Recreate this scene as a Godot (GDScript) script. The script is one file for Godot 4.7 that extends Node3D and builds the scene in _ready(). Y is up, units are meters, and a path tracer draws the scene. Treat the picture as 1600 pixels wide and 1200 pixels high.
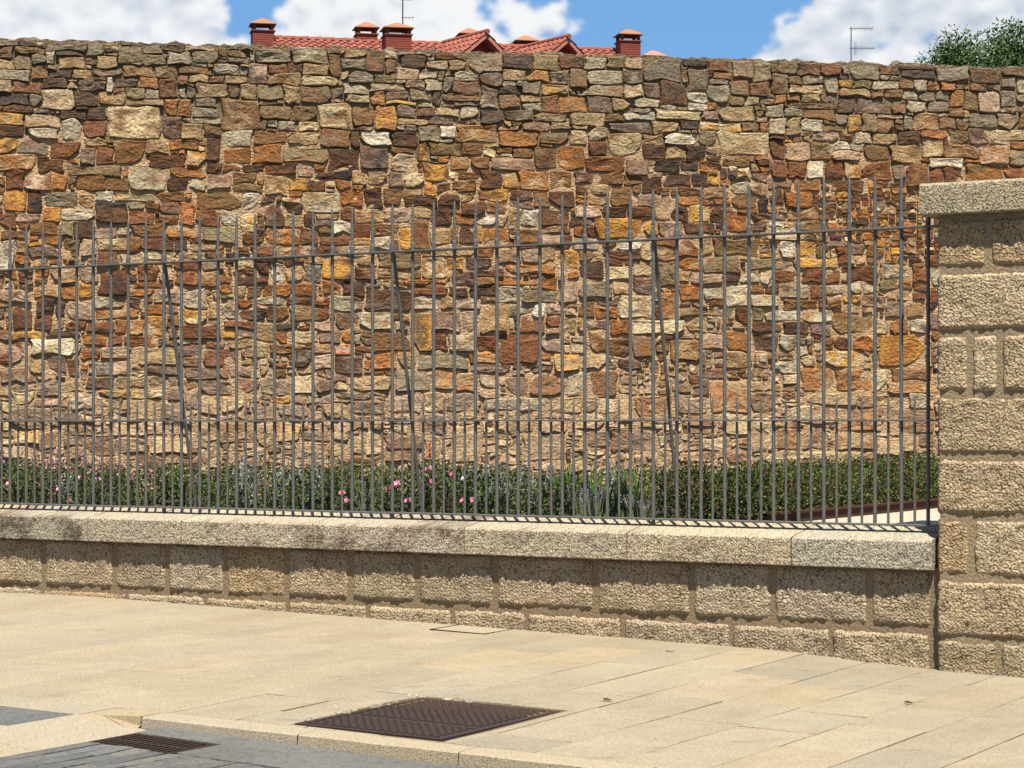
extends Node3D
# A granite-based iron fence in front of a garden bed and an old rubble wall, with a tiled house behind.
# World frame: X runs along the fence (0 at its last bar), Z points to the street, Y is up, metres.

var rng := RandomNumberGenerator.new()
var mat := {}
var names := {}
var relief_noise := FastNoiseLite.new()
var warp_noise := FastNoiseLite.new()
var tone_noise := FastNoiseLite.new()

# ------------------------------------------------------------------ small mesh collector
class Shape:
	var v := PackedVector3Array()
	var n := PackedVector3Array()
	var c := PackedColorArray()
	func tri(a: Vector3, b: Vector3, d: Vector3, col := Color.WHITE) -> void:   # counter-clockwise seen from outside
		var m := (b - a).cross(d - a).normalized()
		v.append(a); v.append(d); v.append(b)
		n.append(m); n.append(m); n.append(m)
		c.append(col); c.append(col); c.append(col)
	func tri3(a: Vector3, b: Vector3, d: Vector3, ca: Color, cb: Color, cd: Color) -> void:
		var m := (b - a).cross(d - a).normalized()
		v.append(a); v.append(d); v.append(b)
		n.append(m); n.append(m); n.append(m)
		c.append(ca); c.append(cd); c.append(cb)
	func quad(a: Vector3, b: Vector3, d: Vector3, e: Vector3, col := Color.WHITE) -> void:
		tri(a, b, d, col); tri(a, d, e, col)
	func box(lo: Vector3, hi: Vector3, col := Color.WHITE) -> void:
		var p := [Vector3(lo.x, lo.y, lo.z), Vector3(hi.x, lo.y, lo.z), Vector3(hi.x, hi.y, lo.z), Vector3(lo.x, hi.y, lo.z),
			Vector3(lo.x, lo.y, hi.z), Vector3(hi.x, lo.y, hi.z), Vector3(hi.x, hi.y, hi.z), Vector3(lo.x, hi.y, hi.z)]
		quad(p[4], p[5], p[6], p[7], col); quad(p[1], p[0], p[3], p[2], col)
		quad(p[5], p[1], p[2], p[6], col); quad(p[0], p[4], p[7], p[3], col)
		quad(p[7], p[6], p[2], p[3], col); quad(p[0], p[1], p[5], p[4], col)
	func tube(a: Vector3, b: Vector3, ra: float, rb: float, sides := 6, col := Color.WHITE) -> void:
		var d := (b - a).normalized()
		var s := d.cross(Vector3.UP if absf(d.y) < 0.9 else Vector3.RIGHT).normalized()
		var t := d.cross(s)
		var pa := []
		var pb := []
		for i in sides:
			var q := s * cos(TAU * i / sides) + t * sin(TAU * i / sides)
			pa.append(a + q * ra); pb.append(b + q * rb)
		for i in sides:
			var j := (i + 1) % sides
			quad(pa[i], pa[j], pb[j], pb[i], col)
			if rb > 0.0005: tri(b, pb[i], pb[j], col)
			tri(a, pa[j], pa[i], col)
	func lathe(profile: PackedVector2Array, sides := 10, col := Color.WHITE) -> void:   # (radius, y) from bottom to top, smooth round the axis
		for k in profile.size() - 1:
			var p := profile[k]
			var q := profile[k + 1]
			var up := Vector2(q.y - p.y, p.x - q.x).normalized()
			for i in sides:
				var a0 := TAU * i / sides
				var a1 := TAU * (i + 1) / sides
				var w := [Vector3(p.x * cos(a0), p.y, p.x * sin(a0)), Vector3(p.x * cos(a1), p.y, p.x * sin(a1)), Vector3(q.x * cos(a1), q.y, q.x * sin(a1)), Vector3(q.x * cos(a0), q.y, q.x * sin(a0))]
				var m := [Vector3(cos(a0) * up.x, up.y, sin(a0) * up.x), Vector3(cos(a1) * up.x, up.y, sin(a1) * up.x)]
				for o in [[0, 0], [1, 1], [2, 1], [0, 0], [2, 1], [3, 0]]:
					v.append(w[o[0]]); n.append(m[o[1]]); c.append(col)
	func mesh() -> ArrayMesh:
		var a := []
		a.resize(Mesh.ARRAY_MAX)
		a[Mesh.ARRAY_VERTEX] = v; a[Mesh.ARRAY_NORMAL] = n; a[Mesh.ARRAY_COLOR] = c
		var m := ArrayMesh.new()
		m.add_surface_from_arrays(Mesh.PRIMITIVE_TRIANGLES, a)
		return m

func numbered(called: String) -> String:
	var k: int = names.get(called, 0)
	names[called] = k + 1
	return called if k == 0 else "%s_%03d" % [called, k]

func put(called: String, mesh: Mesh, material: Material, parent: Node = null, at := Vector3.ZERO) -> MeshInstance3D:
	var o := MeshInstance3D.new()
	o.name = called if parent else numbered(called)
	o.mesh = mesh
	o.material_override = material
	o.position = at
	o.cast_shadow = GeometryInstance3D.SHADOW_CASTING_SETTING_ON
	(parent if parent else self).add_child(o, true)
	return o

func thing(called: String, label: String, category: String, at := Vector3.ZERO, turn := 0.0, group := "") -> Node3D:
	var o := Node3D.new()
	o.name = numbered(called)
	o.position = at
	o.rotation.y = turn
	add_child(o)
	tag(o, label, category, group)
	return o

func tag(o: Node, label: String, category: String, group := "") -> void:
	o.set_meta("label", label); o.set_meta("category", category)
	if group: o.set_meta("group", group)

func structure(o: Node, label := "") -> void:
	o.set_meta("kind", "structure")
	if label: o.set_meta("label", label)

func lin(r: float, g: float, b: float) -> Color:   # 0..255 display values to a linear colour
	return Color(r / 255.0, g / 255.0, b / 255.0).srgb_to_linear()

func shade(c: Color, k: float) -> Color:
	return Color(c.r * k, c.g * k, c.b * k)

# ------------------------------------------------------------------ textures and materials
func noise(kind: int, freq: float, octaves: int, sd: int) -> FastNoiseLite:
	var f := FastNoiseLite.new()
	f.noise_type = kind
	f.frequency = freq
	f.fractal_type = FastNoiseLite.FRACTAL_FBM if octaves > 1 else FastNoiseLite.FRACTAL_NONE
	f.fractal_octaves = octaves
	f.seed = sd
	return f

func ramp_tex(f: FastNoiseLite, size: int, stops: Array) -> ImageTexture:   # seamless noise through a ramp of [offset, display colour]
	var src := f.get_seamless_image(size, size, false, false, 0.1, true)
	src.convert(Image.FORMAT_L8)
	var data := src.get_data()
	var g := Gradient.new()
	var offs := PackedFloat32Array()
	var cols := PackedColorArray()
	for s in stops:
		offs.append(s[0]); cols.append(s[1])
	g.offsets = offs; g.colors = cols
	var lut := PackedByteArray()
	for i in 256:
		var c := g.sample(i / 255.0)
		lut.append(int(c.r * 255)); lut.append(int(c.g * 255)); lut.append(int(c.b * 255))
	var out := PackedByteArray()
	out.resize(size * size * 3)
	for i in size * size:
		var k := data[i] * 3
		out[i * 3] = lut[k]; out[i * 3 + 1] = lut[k + 1]; out[i * 3 + 2] = lut[k + 2]
	return ImageTexture.create_from_image(Image.create_from_data(size, size, false, Image.FORMAT_RGB8, out))

func grain_tex(size: int, coarse: float, grains: Array, spread: float, sd: int) -> ImageTexture:   # crystals: each small cell takes one of the mineral tones
	var cell := noise(FastNoiseLite.TYPE_CELLULAR, coarse, 1, sd)
	cell.cellular_return_type = FastNoiseLite.RETURN_CELL_VALUE
	cell.cellular_jitter = 1.0
	var a := cell.get_seamless_image(size, size, false, false, 0.1, true)
	a.convert(Image.FORMAT_L8)
	var b := noise(FastNoiseLite.TYPE_SIMPLEX_SMOOTH, coarse * 0.12, 3, sd + 5).get_seamless_image(size, size, false, false, 0.1, true)
	b.convert(Image.FORMAT_L8)
	var da := a.get_data()
	var db := b.get_data()
	var out := PackedByteArray()
	out.resize(size * size * 3)
	var r := RandomNumberGenerator.new()
	r.seed = sd
	for i in size * size:
		var t := fposmod(da[i] / 255.0 * 7.31, 1.0) + (db[i] / 255.0 - 0.5) * spread
		var k := clampi(int(t * grains.size()), 0, grains.size() - 1)
		var c: Color = grains[k]
		var w := 0.92 + 0.16 * r.randf()
		out[i * 3] = int(minf(255.0, c.r * 255 * w)); out[i * 3 + 1] = int(minf(255.0, c.g * 255 * w)); out[i * 3 + 2] = int(minf(255.0, c.b * 255 * w))
	return ImageTexture.create_from_image(Image.create_from_data(size, size, false, Image.FORMAT_RGB8, out))

func grey(v: float) -> Color:
	return Color(v, v, v)

func material(called: String, base: Color, rough: float, tex: Texture2D = null, scale := 1.0, bump: Texture2D = null, depth := 0.0) -> StandardMaterial3D:
	var m := StandardMaterial3D.new()
	m.resource_name = called
	m.albedo_color = shade(base, 0.72).linear_to_srgb()
	m.vertex_color_use_as_albedo = true
	m.roughness = rough
	m.metallic_specular = 0.3
	if tex or bump:
		m.uv1_triplanar = true
		m.uv1_world_triplanar = true
		m.uv1_scale = Vector3.ONE * scale
	if tex: m.albedo_texture = tex
	if bump:
		m.heightmap_enabled = true
		m.heightmap_texture = bump
		m.heightmap_scale = depth
	mat[called] = m
	return m

func make_materials() -> void:
	var S := FastNoiseLite.TYPE_SIMPLEX_SMOOTH
	# bedded rock: streaks along the bedding, blotches, fine pits
	var strata := ramp_tex(noise(FastNoiseLite.TYPE_SIMPLEX, 0.02, 5, 3), 1024, [[0.0, grey(0.5)], [0.3, grey(0.76)], [0.45, grey(0.9)], [0.58, grey(0.95)], [0.75, grey(1.0)], [1.0, grey(1.0)]])
	var rock_bump := ramp_tex(noise(FastNoiseLite.TYPE_SIMPLEX, 0.018, 6, 8), 1024, [[0.0, grey(0.0)], [1.0, grey(1.0)]])
	var r := material("rock", Color.WHITE, 0.85, strata, 1.25, rock_bump, 0.9)
	r.metallic_specular = 0.35
	material("mortar", Color.WHITE, 0.95, ramp_tex(noise(S, 0.05, 5, 21), 512, [[0.0, grey(0.6)], [0.5, grey(0.9)], [1.0, grey(1.0)]]), 1.6, rock_bump, 1.6)
	# split granite: pale feldspar, grey quartz, rusty stain, black mica
	var gr := [Color(0.52, 0.48, 0.44), Color(0.74, 0.69, 0.62), Color(0.86, 0.81, 0.74), Color(0.92, 0.88, 0.82), Color(0.97, 0.94, 0.88), Color(1.0, 0.98, 0.94), Color(0.94, 0.87, 0.76), Color(0.86, 0.83, 0.78)]
	var granite := grain_tex(1024, 0.085, gr, 0.5, 31)
	var pit := ramp_tex(noise(S, 0.03, 4, 33), 1024, [[0.0, grey(0.0)], [1.0, grey(1.0)]])
	material("granite", Color.WHITE, 0.9, granite, 1.3, pit, 2.2)
	var gc := [grey(0.45), Color(0.62, 0.6, 0.57), Color(0.8, 0.77, 0.72), Color(0.9, 0.87, 0.82), Color(0.97, 0.95, 0.9), Color(1.0, 0.98, 0.95), Color(0.86, 0.83, 0.78), Color(0.66, 0.64, 0.6)]
	var coping := grain_tex(1024, 0.1, gc, 0.35, 41)
	material("coping", Color.WHITE, 0.9, coping, 1.4, pit, 0.7)
	var gp := [Color(0.7, 0.66, 0.6), Color(0.85, 0.82, 0.77), Color(0.93, 0.91, 0.87), Color(0.98, 0.96, 0.92), Color(1.0, 0.98, 0.95), Color(0.96, 0.92, 0.86), Color(0.9, 0.89, 0.87)]
	var paving := grain_tex(1024, 0.2, gp, 0.6, 51)
	var fine := ramp_tex(noise(S, 0.12, 4, 53), 512, [[0.0, grey(0.0)], [1.0, grey(1.0)]])
	material("pointing", Color.WHITE, 0.95, ramp_tex(noise(S, 0.05, 5, 23), 512, [[0.0, grey(0.75)], [0.5, grey(0.93)], [1.0, grey(1.0)]]), 1.6, rock_bump, 0.35)
	material("paving", Color.WHITE, 0.85, paving, 1.5, fine, 0.25)
	var gs := [grey(0.8), grey(0.88), grey(0.93), grey(0.96), grey(0.99), Color(0.95, 0.94, 0.92)]
	material("grey_paving", Color.WHITE, 0.8, grain_tex(512, 0.16, gs, 0.8, 61), 1.2, fine, 0.3)
	material("earth", Color.WHITE, 1.0, ramp_tex(noise(S, 0.06, 5, 63), 512, [[0.0, grey(0.45)], [1.0, grey(1.0)]]), 1.5, rock_bump, 2.0)
	material("gravel", Color.WHITE, 0.95, grain_tex(512, 0.12, [grey(0.7), grey(0.85), grey(0.93), grey(0.98), Color(0.97, 0.93, 0.86)], 0.3, 65), 2.0, pit, 1.2)
	var paint := material("iron_paint", Color.WHITE, 0.55, ramp_tex(noise(S, 0.04, 4, 71), 512, [[0.0, Color(0.55, 0.44, 0.36)], [0.24, Color(0.7, 0.62, 0.55)], [0.32, grey(0.84)], [0.6, grey(0.94)], [1.0, grey(1.0)]]), 2.0, fine, 0.12)
	paint.metallic_specular = 0.45
	material("cast_iron", Color.WHITE, 0.7, ramp_tex(noise(S, 0.05, 5, 73), 512, [[0.0, Color(0.6, 0.5, 0.45)], [0.5, Color(0.9, 0.82, 0.8)], [1.0, grey(1.0)]]), 3.0, fine, 0.2)
	material("rust_steel", Color.WHITE, 0.9, ramp_tex(noise(S, 0.05, 5, 75), 512, [[0.0, grey(0.6)], [1.0, grey(1.0)]]), 2.0)
	material("plain", Color.WHITE, 0.85)
	material("roof_tile", Color.WHITE, 0.85, ramp_tex(noise(S, 0.05, 4, 77), 512, [[0.0, grey(0.7)], [1.0, grey(1.0)]]), 0.8)
	var leaf := material("leaf", Color.WHITE, 0.6)
	leaf.backlight_enabled = true
	leaf.backlight = Color(0.03, 0.05, 0.01)
	leaf.cull_mode = BaseMaterial3D.CULL_DISABLED
	var petal := material("petal", Color.WHITE, 0.7)
	petal.backlight_enabled = true
	petal.backlight = Color(0.2, 0.1, 0.12)
	petal.cull_mode = BaseMaterial3D.CULL_DISABLED

# ------------------------------------------------------------------ sky: blue air with broken cumulus all round
const SKY_BANKS := [   # cumulus banks: azimuth, elevation, half width, half height (degrees) and how thick
	[-10.6, 11.0, 4.2, 2.2, 0.30], [-13.6, 9.6, 2.5, 1.5, 0.2], [-2.6, 11.0, 4.3, 2.0, 0.34], [0.8, 10.2, 1.8, 1.6, 0.25], [-5.3, 9.6, 1.2, 0.8, 0.12],
	[10.0, 10.2, 3.2, 1.5, 0.42], [7.6, 9.3, 1.6, 0.8, 0.4], [12.9, 10.0, 0.8, 0.9, 0.25], [4.0, 10.6, 1.9, 1.6, -0.5], [-6.7, 10.9, 0.9, 1.0, -0.8], [7.1, 11.3, 1.0, 0.8, -0.3], [12.0, 11.25, 0.35, 0.35, -0.3]]

func sky_color(az: float, el: float, big: FastNoiseLite, small: FastNoiseLite) -> Color:   # degrees, azimuth from straight ahead to the right
	var d := Vector3(sin(deg_to_rad(az)) * cos(deg_to_rad(el)), sin(deg_to_rad(el)) * 1.6, -cos(deg_to_rad(az)) * cos(deg_to_rad(el)))
	var h := clampf(sin(deg_to_rad(maxf(el, 0.0))), 0.0, 1.0)
	var blue := lin(168, 206, 240).lerp(lin(100, 162, 226), pow(clampf(h * 3.2, 0.0, 1.0), 0.6)).lerp(lin(84, 138, 206), clampf(h * 0.9 - 0.15, 0.0, 1.0))
	var bank := 0.0
	if absf(az) < 25.0 and el < 20.0:
		for b in SKY_BANKS:
			var q: float = pow((az - b[0]) / b[2], 2.0) + pow((el - b[1]) / b[3], 2.0)
			if q < 3.0: bank += b[4] * exp(-q * 1.2)
	var n := big.get_noise_3dv(d * 100.0) * 0.62 + small.get_noise_3dv(d * 100.0) * 0.3
	var m := n + bank + 0.05
	var cover := smoothstep(0.07, 0.2, m)
	var up := big.get_noise_3dv((d + Vector3(0.006, 0.02, 0.0)) * 100.0) * 0.62 + small.get_noise_3dv((d + Vector3(0.004, 0.014, 0.0)) * 100.0) * 0.3
	var lit := clampf(0.84 + (n - up) * 1.9 - m * 0.2, 0.0, 1.0)
	var cloud := lin(192, 203, 219).lerp(lin(250, 251, 252), lit)
	return blue.lerp(cloud, cover * 0.97)

func make_sky() -> Texture2D:
	var big := noise(FastNoiseLite.TYPE_SIMPLEX_SMOOTH, 0.05, 5, 12)
	var small := noise(FastNoiseLite.TYPE_SIMPLEX_SMOOTH, 0.6, 5, 17)
	const W := 4096
	const H := 2048
	var lw := 512
	var lh := 256
	var low := Image.create(lw, lh, false, Image.FORMAT_RGB8)
	for j in lh:
		var el := 90.0 - (j + 0.5) / lh * 180.0
		for i in lw:
			var az := fposmod((i + 0.5) / lw * 360.0 + 30.0 + 180.0, 360.0) - 180.0
			low.set_pixel(i, j, sky_color(az, maxf(el, 0.0), big, small).linear_to_srgb())
	low.resize(W, H, Image.INTERPOLATE_CUBIC)
	for j in range(int(H * (90.0 - 24.0) / 180.0), int(H * 0.5)):   # finer where clouds are low and far
		var el := 90.0 - (j + 0.5) / H * 180.0
		for k in 560:
			var i := posmod(int(W * 330.0 / 360.0) - 280 + k, W)
			var az := fposmod((i + 0.5) / W * 360.0 + 30.0 + 180.0, 360.0) - 180.0
			low.set_pixel(i, j, sky_color(az, el, big, small).linear_to_srgb())
	return ImageTexture.create_from_image(low)

func _ready() -> void:
	rng.seed = 20240611
	# camera: level, lens shifted upwards, as tall as a person standing across the street
	var cam := Camera3D.new()
	cam.name = "camera"
	cam.position = Vector3(4.88, 1.6, 13.98)
	cam.rotation_degrees = Vector3(0, 30, 0)
	cam.projection = Camera3D.PROJECTION_FRUSTUM
	cam.near = 0.1
	cam.far = 1500.0
	cam.size = 1200.0 / 3420.0 * 0.1
	cam.frustum_offset = Vector2(0, 63.5 / 3420.0 * 0.1)
	add_child(cam)
	cam.current = true
	# sky, exposure
	var we := WorldEnvironment.new()
	we.name = "environment"
	var env := Environment.new()
	var sky := Sky.new()
	var pano := PanoramaSkyMaterial.new()
	pano.panorama = make_sky()
	sky.sky_material = pano
	env.background_mode = Environment.BG_SKY
	env.sky = sky
	env.background_energy_multiplier = 0.4
	env.tonemap_mode = Environment.TONE_MAPPER_LINEAR
	env.tonemap_exposure = 2.45
	env.sdfgi_enabled = true
	env.ssao_enabled = true
	env.ssil_enabled = true
	we.environment = env
	add_child(we)
	# sun: high, over the right shoulder
	var sun := DirectionalLight3D.new()
	sun.name = "sun"
	var el := deg_to_rad(65.0)
	var az := deg_to_rad(37.0)
	var to_sun := Vector3(sin(az) * cos(el), sin(el), cos(az) * cos(el))
	sun.basis = Basis.looking_at(-to_sun, Vector3.UP)
	sun.light_energy = 1.6
	sun.light_angular_distance = 0.5
	sun.light_color = Color(1.0, 0.97, 0.91)
	sun.shadow_enabled = true
	add_child(sun)

	make_materials()
	relief_noise = noise(FastNoiseLite.TYPE_SIMPLEX_SMOOTH, 1.0, 3, 5)
	warp_noise = noise(FastNoiseLite.TYPE_SIMPLEX_SMOOTH, 1.0, 2, 6)
	tone_noise = noise(FastNoiseLite.TYPE_SIMPLEX_SMOOTH, 1.0, 3, 7)
	make_ground()
	make_pavement()
	make_road()
	make_garden_ground()
	make_low_wall()
	make_pillar()
	make_stone_wall()
	make_house()
	make_tree()
	make_fence()
	make_covers()
	make_planting()
	make_litter()

# ------------------------------------------------------------------ ground, pavement, road
func level(x: float, z: float) -> float:   # the pavement falls to the right and a little towards the kerb
	var y := -0.0205 * x
	var bump := 0.05 * smoothstep(0.1, -1.2, x) * (1.0 - 0.6 * smoothstep(-7.0, -8.5, x))
	return y + bump * clampf(1.0 - z / 4.4, 0.0, 1.0)

func road_level(x: float, z: float) -> float:
	return -0.0205 * clampf(x, -60.0, 60.0) - (0.075 + 0.014 * clampf(x, -3.0, 2.0)) + 0.004 * clampf(z - 4.9, 0.0, 3.0)

func make_ground() -> void:
	var s := Shape.new()
	var e := 900.0
	s.quad(Vector3(-e, -0.9, e), Vector3(e, -0.9, e), Vector3(e, -0.9, -e), Vector3(-e, -0.9, -e), Color(0.16, 0.14, 0.1))
	structure(put("ground", s.mesh(), mat.earth), "plain earth reaching to the horizon")

func slab(s: Shape, x0: float, x1: float, z0: float, z1: float, top: Callable, lift: float, thick: float, gap: float, col: Color, tilt := 0.0, mottled := true) -> void:
	x0 += gap; x1 -= gap; z0 += gap; z1 -= gap
	var t0 := (rng.randf() - 0.5) * tilt
	var t1 := (rng.randf() - 0.5) * tilt
	var p := []
	for q in [[x0, z0, -t0 - t1], [x1, z0, t0 - t1], [x1, z1, t0 + t1], [x0, z1, -t0 + t1]]:
		p.append(Vector3(q[0], top.call(q[0], q[1]) + lift + q[2], q[1]))
	var ch := 0.003
	var cx := (x0 + x1) * 0.5
	var cz := (z0 + z1) * 0.5
	var i := []
	for q in p:
		i.append(Vector3(q.x - signf(q.x - cx) * ch, q.y, q.z - signf(q.z - cz) * ch))
	var nx := maxi(1, roundi((x1 - x0) / 0.07))
	var nz := maxi(1, roundi((z1 - z0) / 0.07))
	if not mottled: s.quad(i[3], i[2], i[1], i[0], col)
	else:   # worn and stained surface: patches of grime and paler scuffs
		for a in nx:
			for b in nz:
				var q := []
				var w := []
				for e in [[a, b + 1], [a + 1, b + 1], [a + 1, b], [a, b]]:
					var u := float(e[0]) / nx
					var t := float(e[1]) / nz
					var v: Vector3 = i[0].lerp(i[1], u).lerp(i[3].lerp(i[2], u), t)
					q.append(v)
					var g := tone_noise.get_noise_3d(v.x * 2.2, v.z * 1.1, 60.0) * 0.12 + tone_noise.get_noise_3d(v.x * 9.0, v.z * 4.0, 90.0) * 0.10
					var spot := smoothstep(0.42, 0.6, tone_noise.get_noise_3d(v.x * 6.0, v.z * 5.0, 200.0)) * 0.22
					w.append(shade(col, 1.0 + g - spot))
				s.tri3(q[0], q[1], q[2], w[0], w[1], w[2])
				s.tri3(q[0], q[2], q[3], w[0], w[2], w[3])
	for k in 4:
		var m := (k + 1) % 4
		var a: Vector3 = p[k] - Vector3(0, ch, 0)
		var b: Vector3 = p[m] - Vector3(0, ch, 0)
		s.quad(i[k], i[m], b, a, col)
		s.quad(a, b, b - Vector3(0, thick, 0), a - Vector3(0, thick, 0), col)

func minus(rects: Array, hole: Rect2) -> Array:   # rectangles with a hole cut out of them
	var out := []
	for r in rects:
		if not r.intersects(hole):
			out.append(r)
			continue
		var x0: float = r.position.x
		var x1: float = r.end.x
		var z0: float = r.position.y
		var z1: float = r.end.y
		var hx0: float = clampf(hole.position.x, x0, x1)
		var hx1: float = clampf(hole.end.x, x0, x1)
		if hole.position.y > z0 + 0.02: out.append(Rect2(x0, z0, x1 - x0, hole.position.y - z0))
		if hole.end.y < z1 - 0.02: out.append(Rect2(x0, hole.end.y, x1 - x0, z1 - hole.end.y))
		var a: float = maxf(z0, hole.position.y)
		var b: float = minf(z1, hole.end.y)
		if hx0 > x0 + 0.02: out.append(Rect2(x0, a, hx0 - x0, b - a))
		if hx1 < x1 - 0.02: out.append(Rect2(hx1, a, x1 - hx1, b - a))
	return out

const COVER := Rect2(-1.81, 3.42, 0.90, 1.24)
const HATCH := Rect2(-3.55, 0.05, 0.47, 0.53)
const GRATE := Rect2(-2.46, 5.17, 0.55, 0.38)

func make_pavement() -> void:
	var bed := Shape.new()
	var zs := [-0.3, 0.5, 1.5, 3.0, 4.4, 4.75, 5.06]
	var x := -13.0
	while x < 7.0:
		for k in zs.size() - 1:
			if zs[k + 1] > 4.8 and x > -3.1: continue
			var q := []
			for c in [[x, zs[k + 1]], [x + 0.5, zs[k + 1]], [x + 0.5, zs[k]], [x, zs[k]]]:
				q.append(Vector3(c[0], level(c[0], c[1]) - 0.007, c[1]))
			bed.quad(q[0], q[1], q[2], q[3], lin(110, 92, 66))
		x += 0.5
	var root := put("pavement", bed.mesh(), mat.paving)
	structure(root, "beige granite slab pavement in front of the fence")
	var tones := [lin(218, 209, 190), lin(220, 208, 184), lin(212, 204, 186), lin(221, 212, 192), lin(218, 203, 178), lin(208, 203, 190), lin(221, 204, 176)]
	var row := -12.05
	while row < 6.5:
		var w := 0.45
		var pale := row < -2.65
		var z := -0.02 - rng.randf() * 0.7
		while z < 4.72:
			var l := rng.randf_range(0.65, 1.15)
			if z + l > 4.4: l = 4.73 - z
			var rects: Array = minus(minus([Rect2(row, maxf(z, -0.05), w, z + l - maxf(z, -0.05))], COVER.grow(0.03)), HATCH)
			for r in rects:
				if r.end.y < 0.02 or r.size.y < 0.03: continue
				var c: Color = tones[rng.randi() % tones.size()]
				if pale: c = c.lerp(lin(222, 212, 190), 0.5)
				c = shade(c.lerp(lin(219, 206, 180), 0.4), rng.randf_range(0.47, 0.54))
				var s := Shape.new()
				var ctr := Vector3(r.get_center().x, 0, r.get_center().y)
				slab(s, r.position.x, r.end.x, r.position.y, r.end.y, level, 0.0, 0.05, 0.002 if pale else 0.005, c, 0.0015 if pale else 0.005)
				put("slab", s.mesh(), mat.paving, root)
			z += l
		row += w
	# band beside the grey panel, left of the dropped kerb
	x = -12.05
	while x < -3.0:
		var s := Shape.new()
		var x1 := minf(x + rng.randf_range(0.8, 1.1), -2.95)
		slab(s, x, x1, 4.73, 5.05, level, 0.0, 0.05, 0.002, shade(tones[rng.randi() % 3], 0.54), 0.001)
		put("slab", s.mesh(), mat.paving, root)
		x = x1
	# kerb stones
	var kerb := thing("kerb", "beige granite kerb of long stones between pavement and grey road", "kerb")
	x = -2.6165
	while x < 6.4:
		var x1 := x + rng.randf_range(0.9, 1.15)
		var s := Shape.new()
		var col := shade(tones[rng.randi() % 3], 0.56)
		var n := 8
		for i in n:
			var a := lerpf(x, x1, float(i) / n) + (0.003 if i == 0 and x > -2.6 else 0.0)
			var b := lerpf(x, x1, float(i + 1) / n) - (0.003 if i == n - 1 else 0.0)
			var pa := []
			var pb := []
			for e in [[a, pa], [b, pb]]:
				var j: float = warp_noise.get_noise_2d(e[0] * 9.0, 3.0) * 0.004
				var k: float = warp_noise.get_noise_2d(e[0] * 13.0, 40.0) * 0.003
				var y := level(e[0], 4.8)
				var yr := road_level(e[0], 4.92)
				for p in [[4.735, y], [4.908 + k, y - 0.001], [4.918 + j, y - 0.009 + k], [4.925 + j, yr - 0.03]]:
					e[1].append(Vector3(e[0], p[1], p[0]))
			for k in 3: s.quad(pa[k + 1], pb[k + 1], pb[k], pa[k], col)
			if i == 0: s.quad(pa[0], Vector3(a, pa[3].y, 4.735), pa[3], pa[1], col)
			if i == n - 1: s.quad(pb[0], pb[1], pb[3], Vector3(b, pb[3].y, 4.735), col)
		put("kerb_stone", s.mesh(), mat.paving, kerb)
		x = x1
	# cheek of the dropped kerb and the sloping strip that runs out beside the road
	var s2 := Shape.new()
	var yk := level(-2.7, 4.8)
	var A := Vector3(-2.95, yk, 4.735)
	var B := Vector3(-2.615, yk, 4.735)
	var C2 := Vector3(-2.615, yk, 4.925)
	var D := Vector3(-2.82, yk, 4.99)
	var E2 := Vector3(-2.615, road_level(-2.6, 5.0) - 0.01, 4.93)
	var F := Vector3(-2.5, road_level(-2.5, 5.2) - 0.003, 5.13)
	var G := Vector3(-2.95, yk, 5.05)
	var tc := shade(lin(222, 206, 174), 0.54)
	s2.quad(A, D, C2, B, tc); s2.tri(A, G, D, tc)
	s2.quad(D, F, E2, C2, shade(lin(222, 206, 174), 0.54))
	put("corner_stone", s2.mesh(), mat.paving, kerb)
	var z := 5.05
	var first := true
	while z < 8.2:
		var z1 := z + 0.85
		var s := Shape.new()
		var p := [Vector3(-2.945, level(-2.945, 4.8), z + 0.002), Vector3(-2.458, road_level(-2.47, z) - 0.004, z + 0.002), Vector3(-2.458, road_level(-2.47, z1) - 0.004, z1 - 0.002), Vector3(-2.945, level(-2.945, 4.8), z1 - 0.002)]
		if first: s.tri(p[0], Vector3(-2.5, p[1].y, 5.13), Vector3(-2.82, yk, 4.995), tc)
		s.quad(p[3], p[2], p[1], p[0], shade(tones[rng.randi() % 4], 0.54))
		s.quad(p[0], p[1], p[1] - Vector3(0, 0.1, 0), p[0] - Vector3(0, 0.1, 0), tc)
		s.quad(p[3], p[3] - Vector3(0, 0.1, 0), p[2] - Vector3(0, 0.1, 0), p[2], tc)
		put("ramp_stone", s.mesh(), mat.paving, kerb)
		first = false
		z = z1

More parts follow.
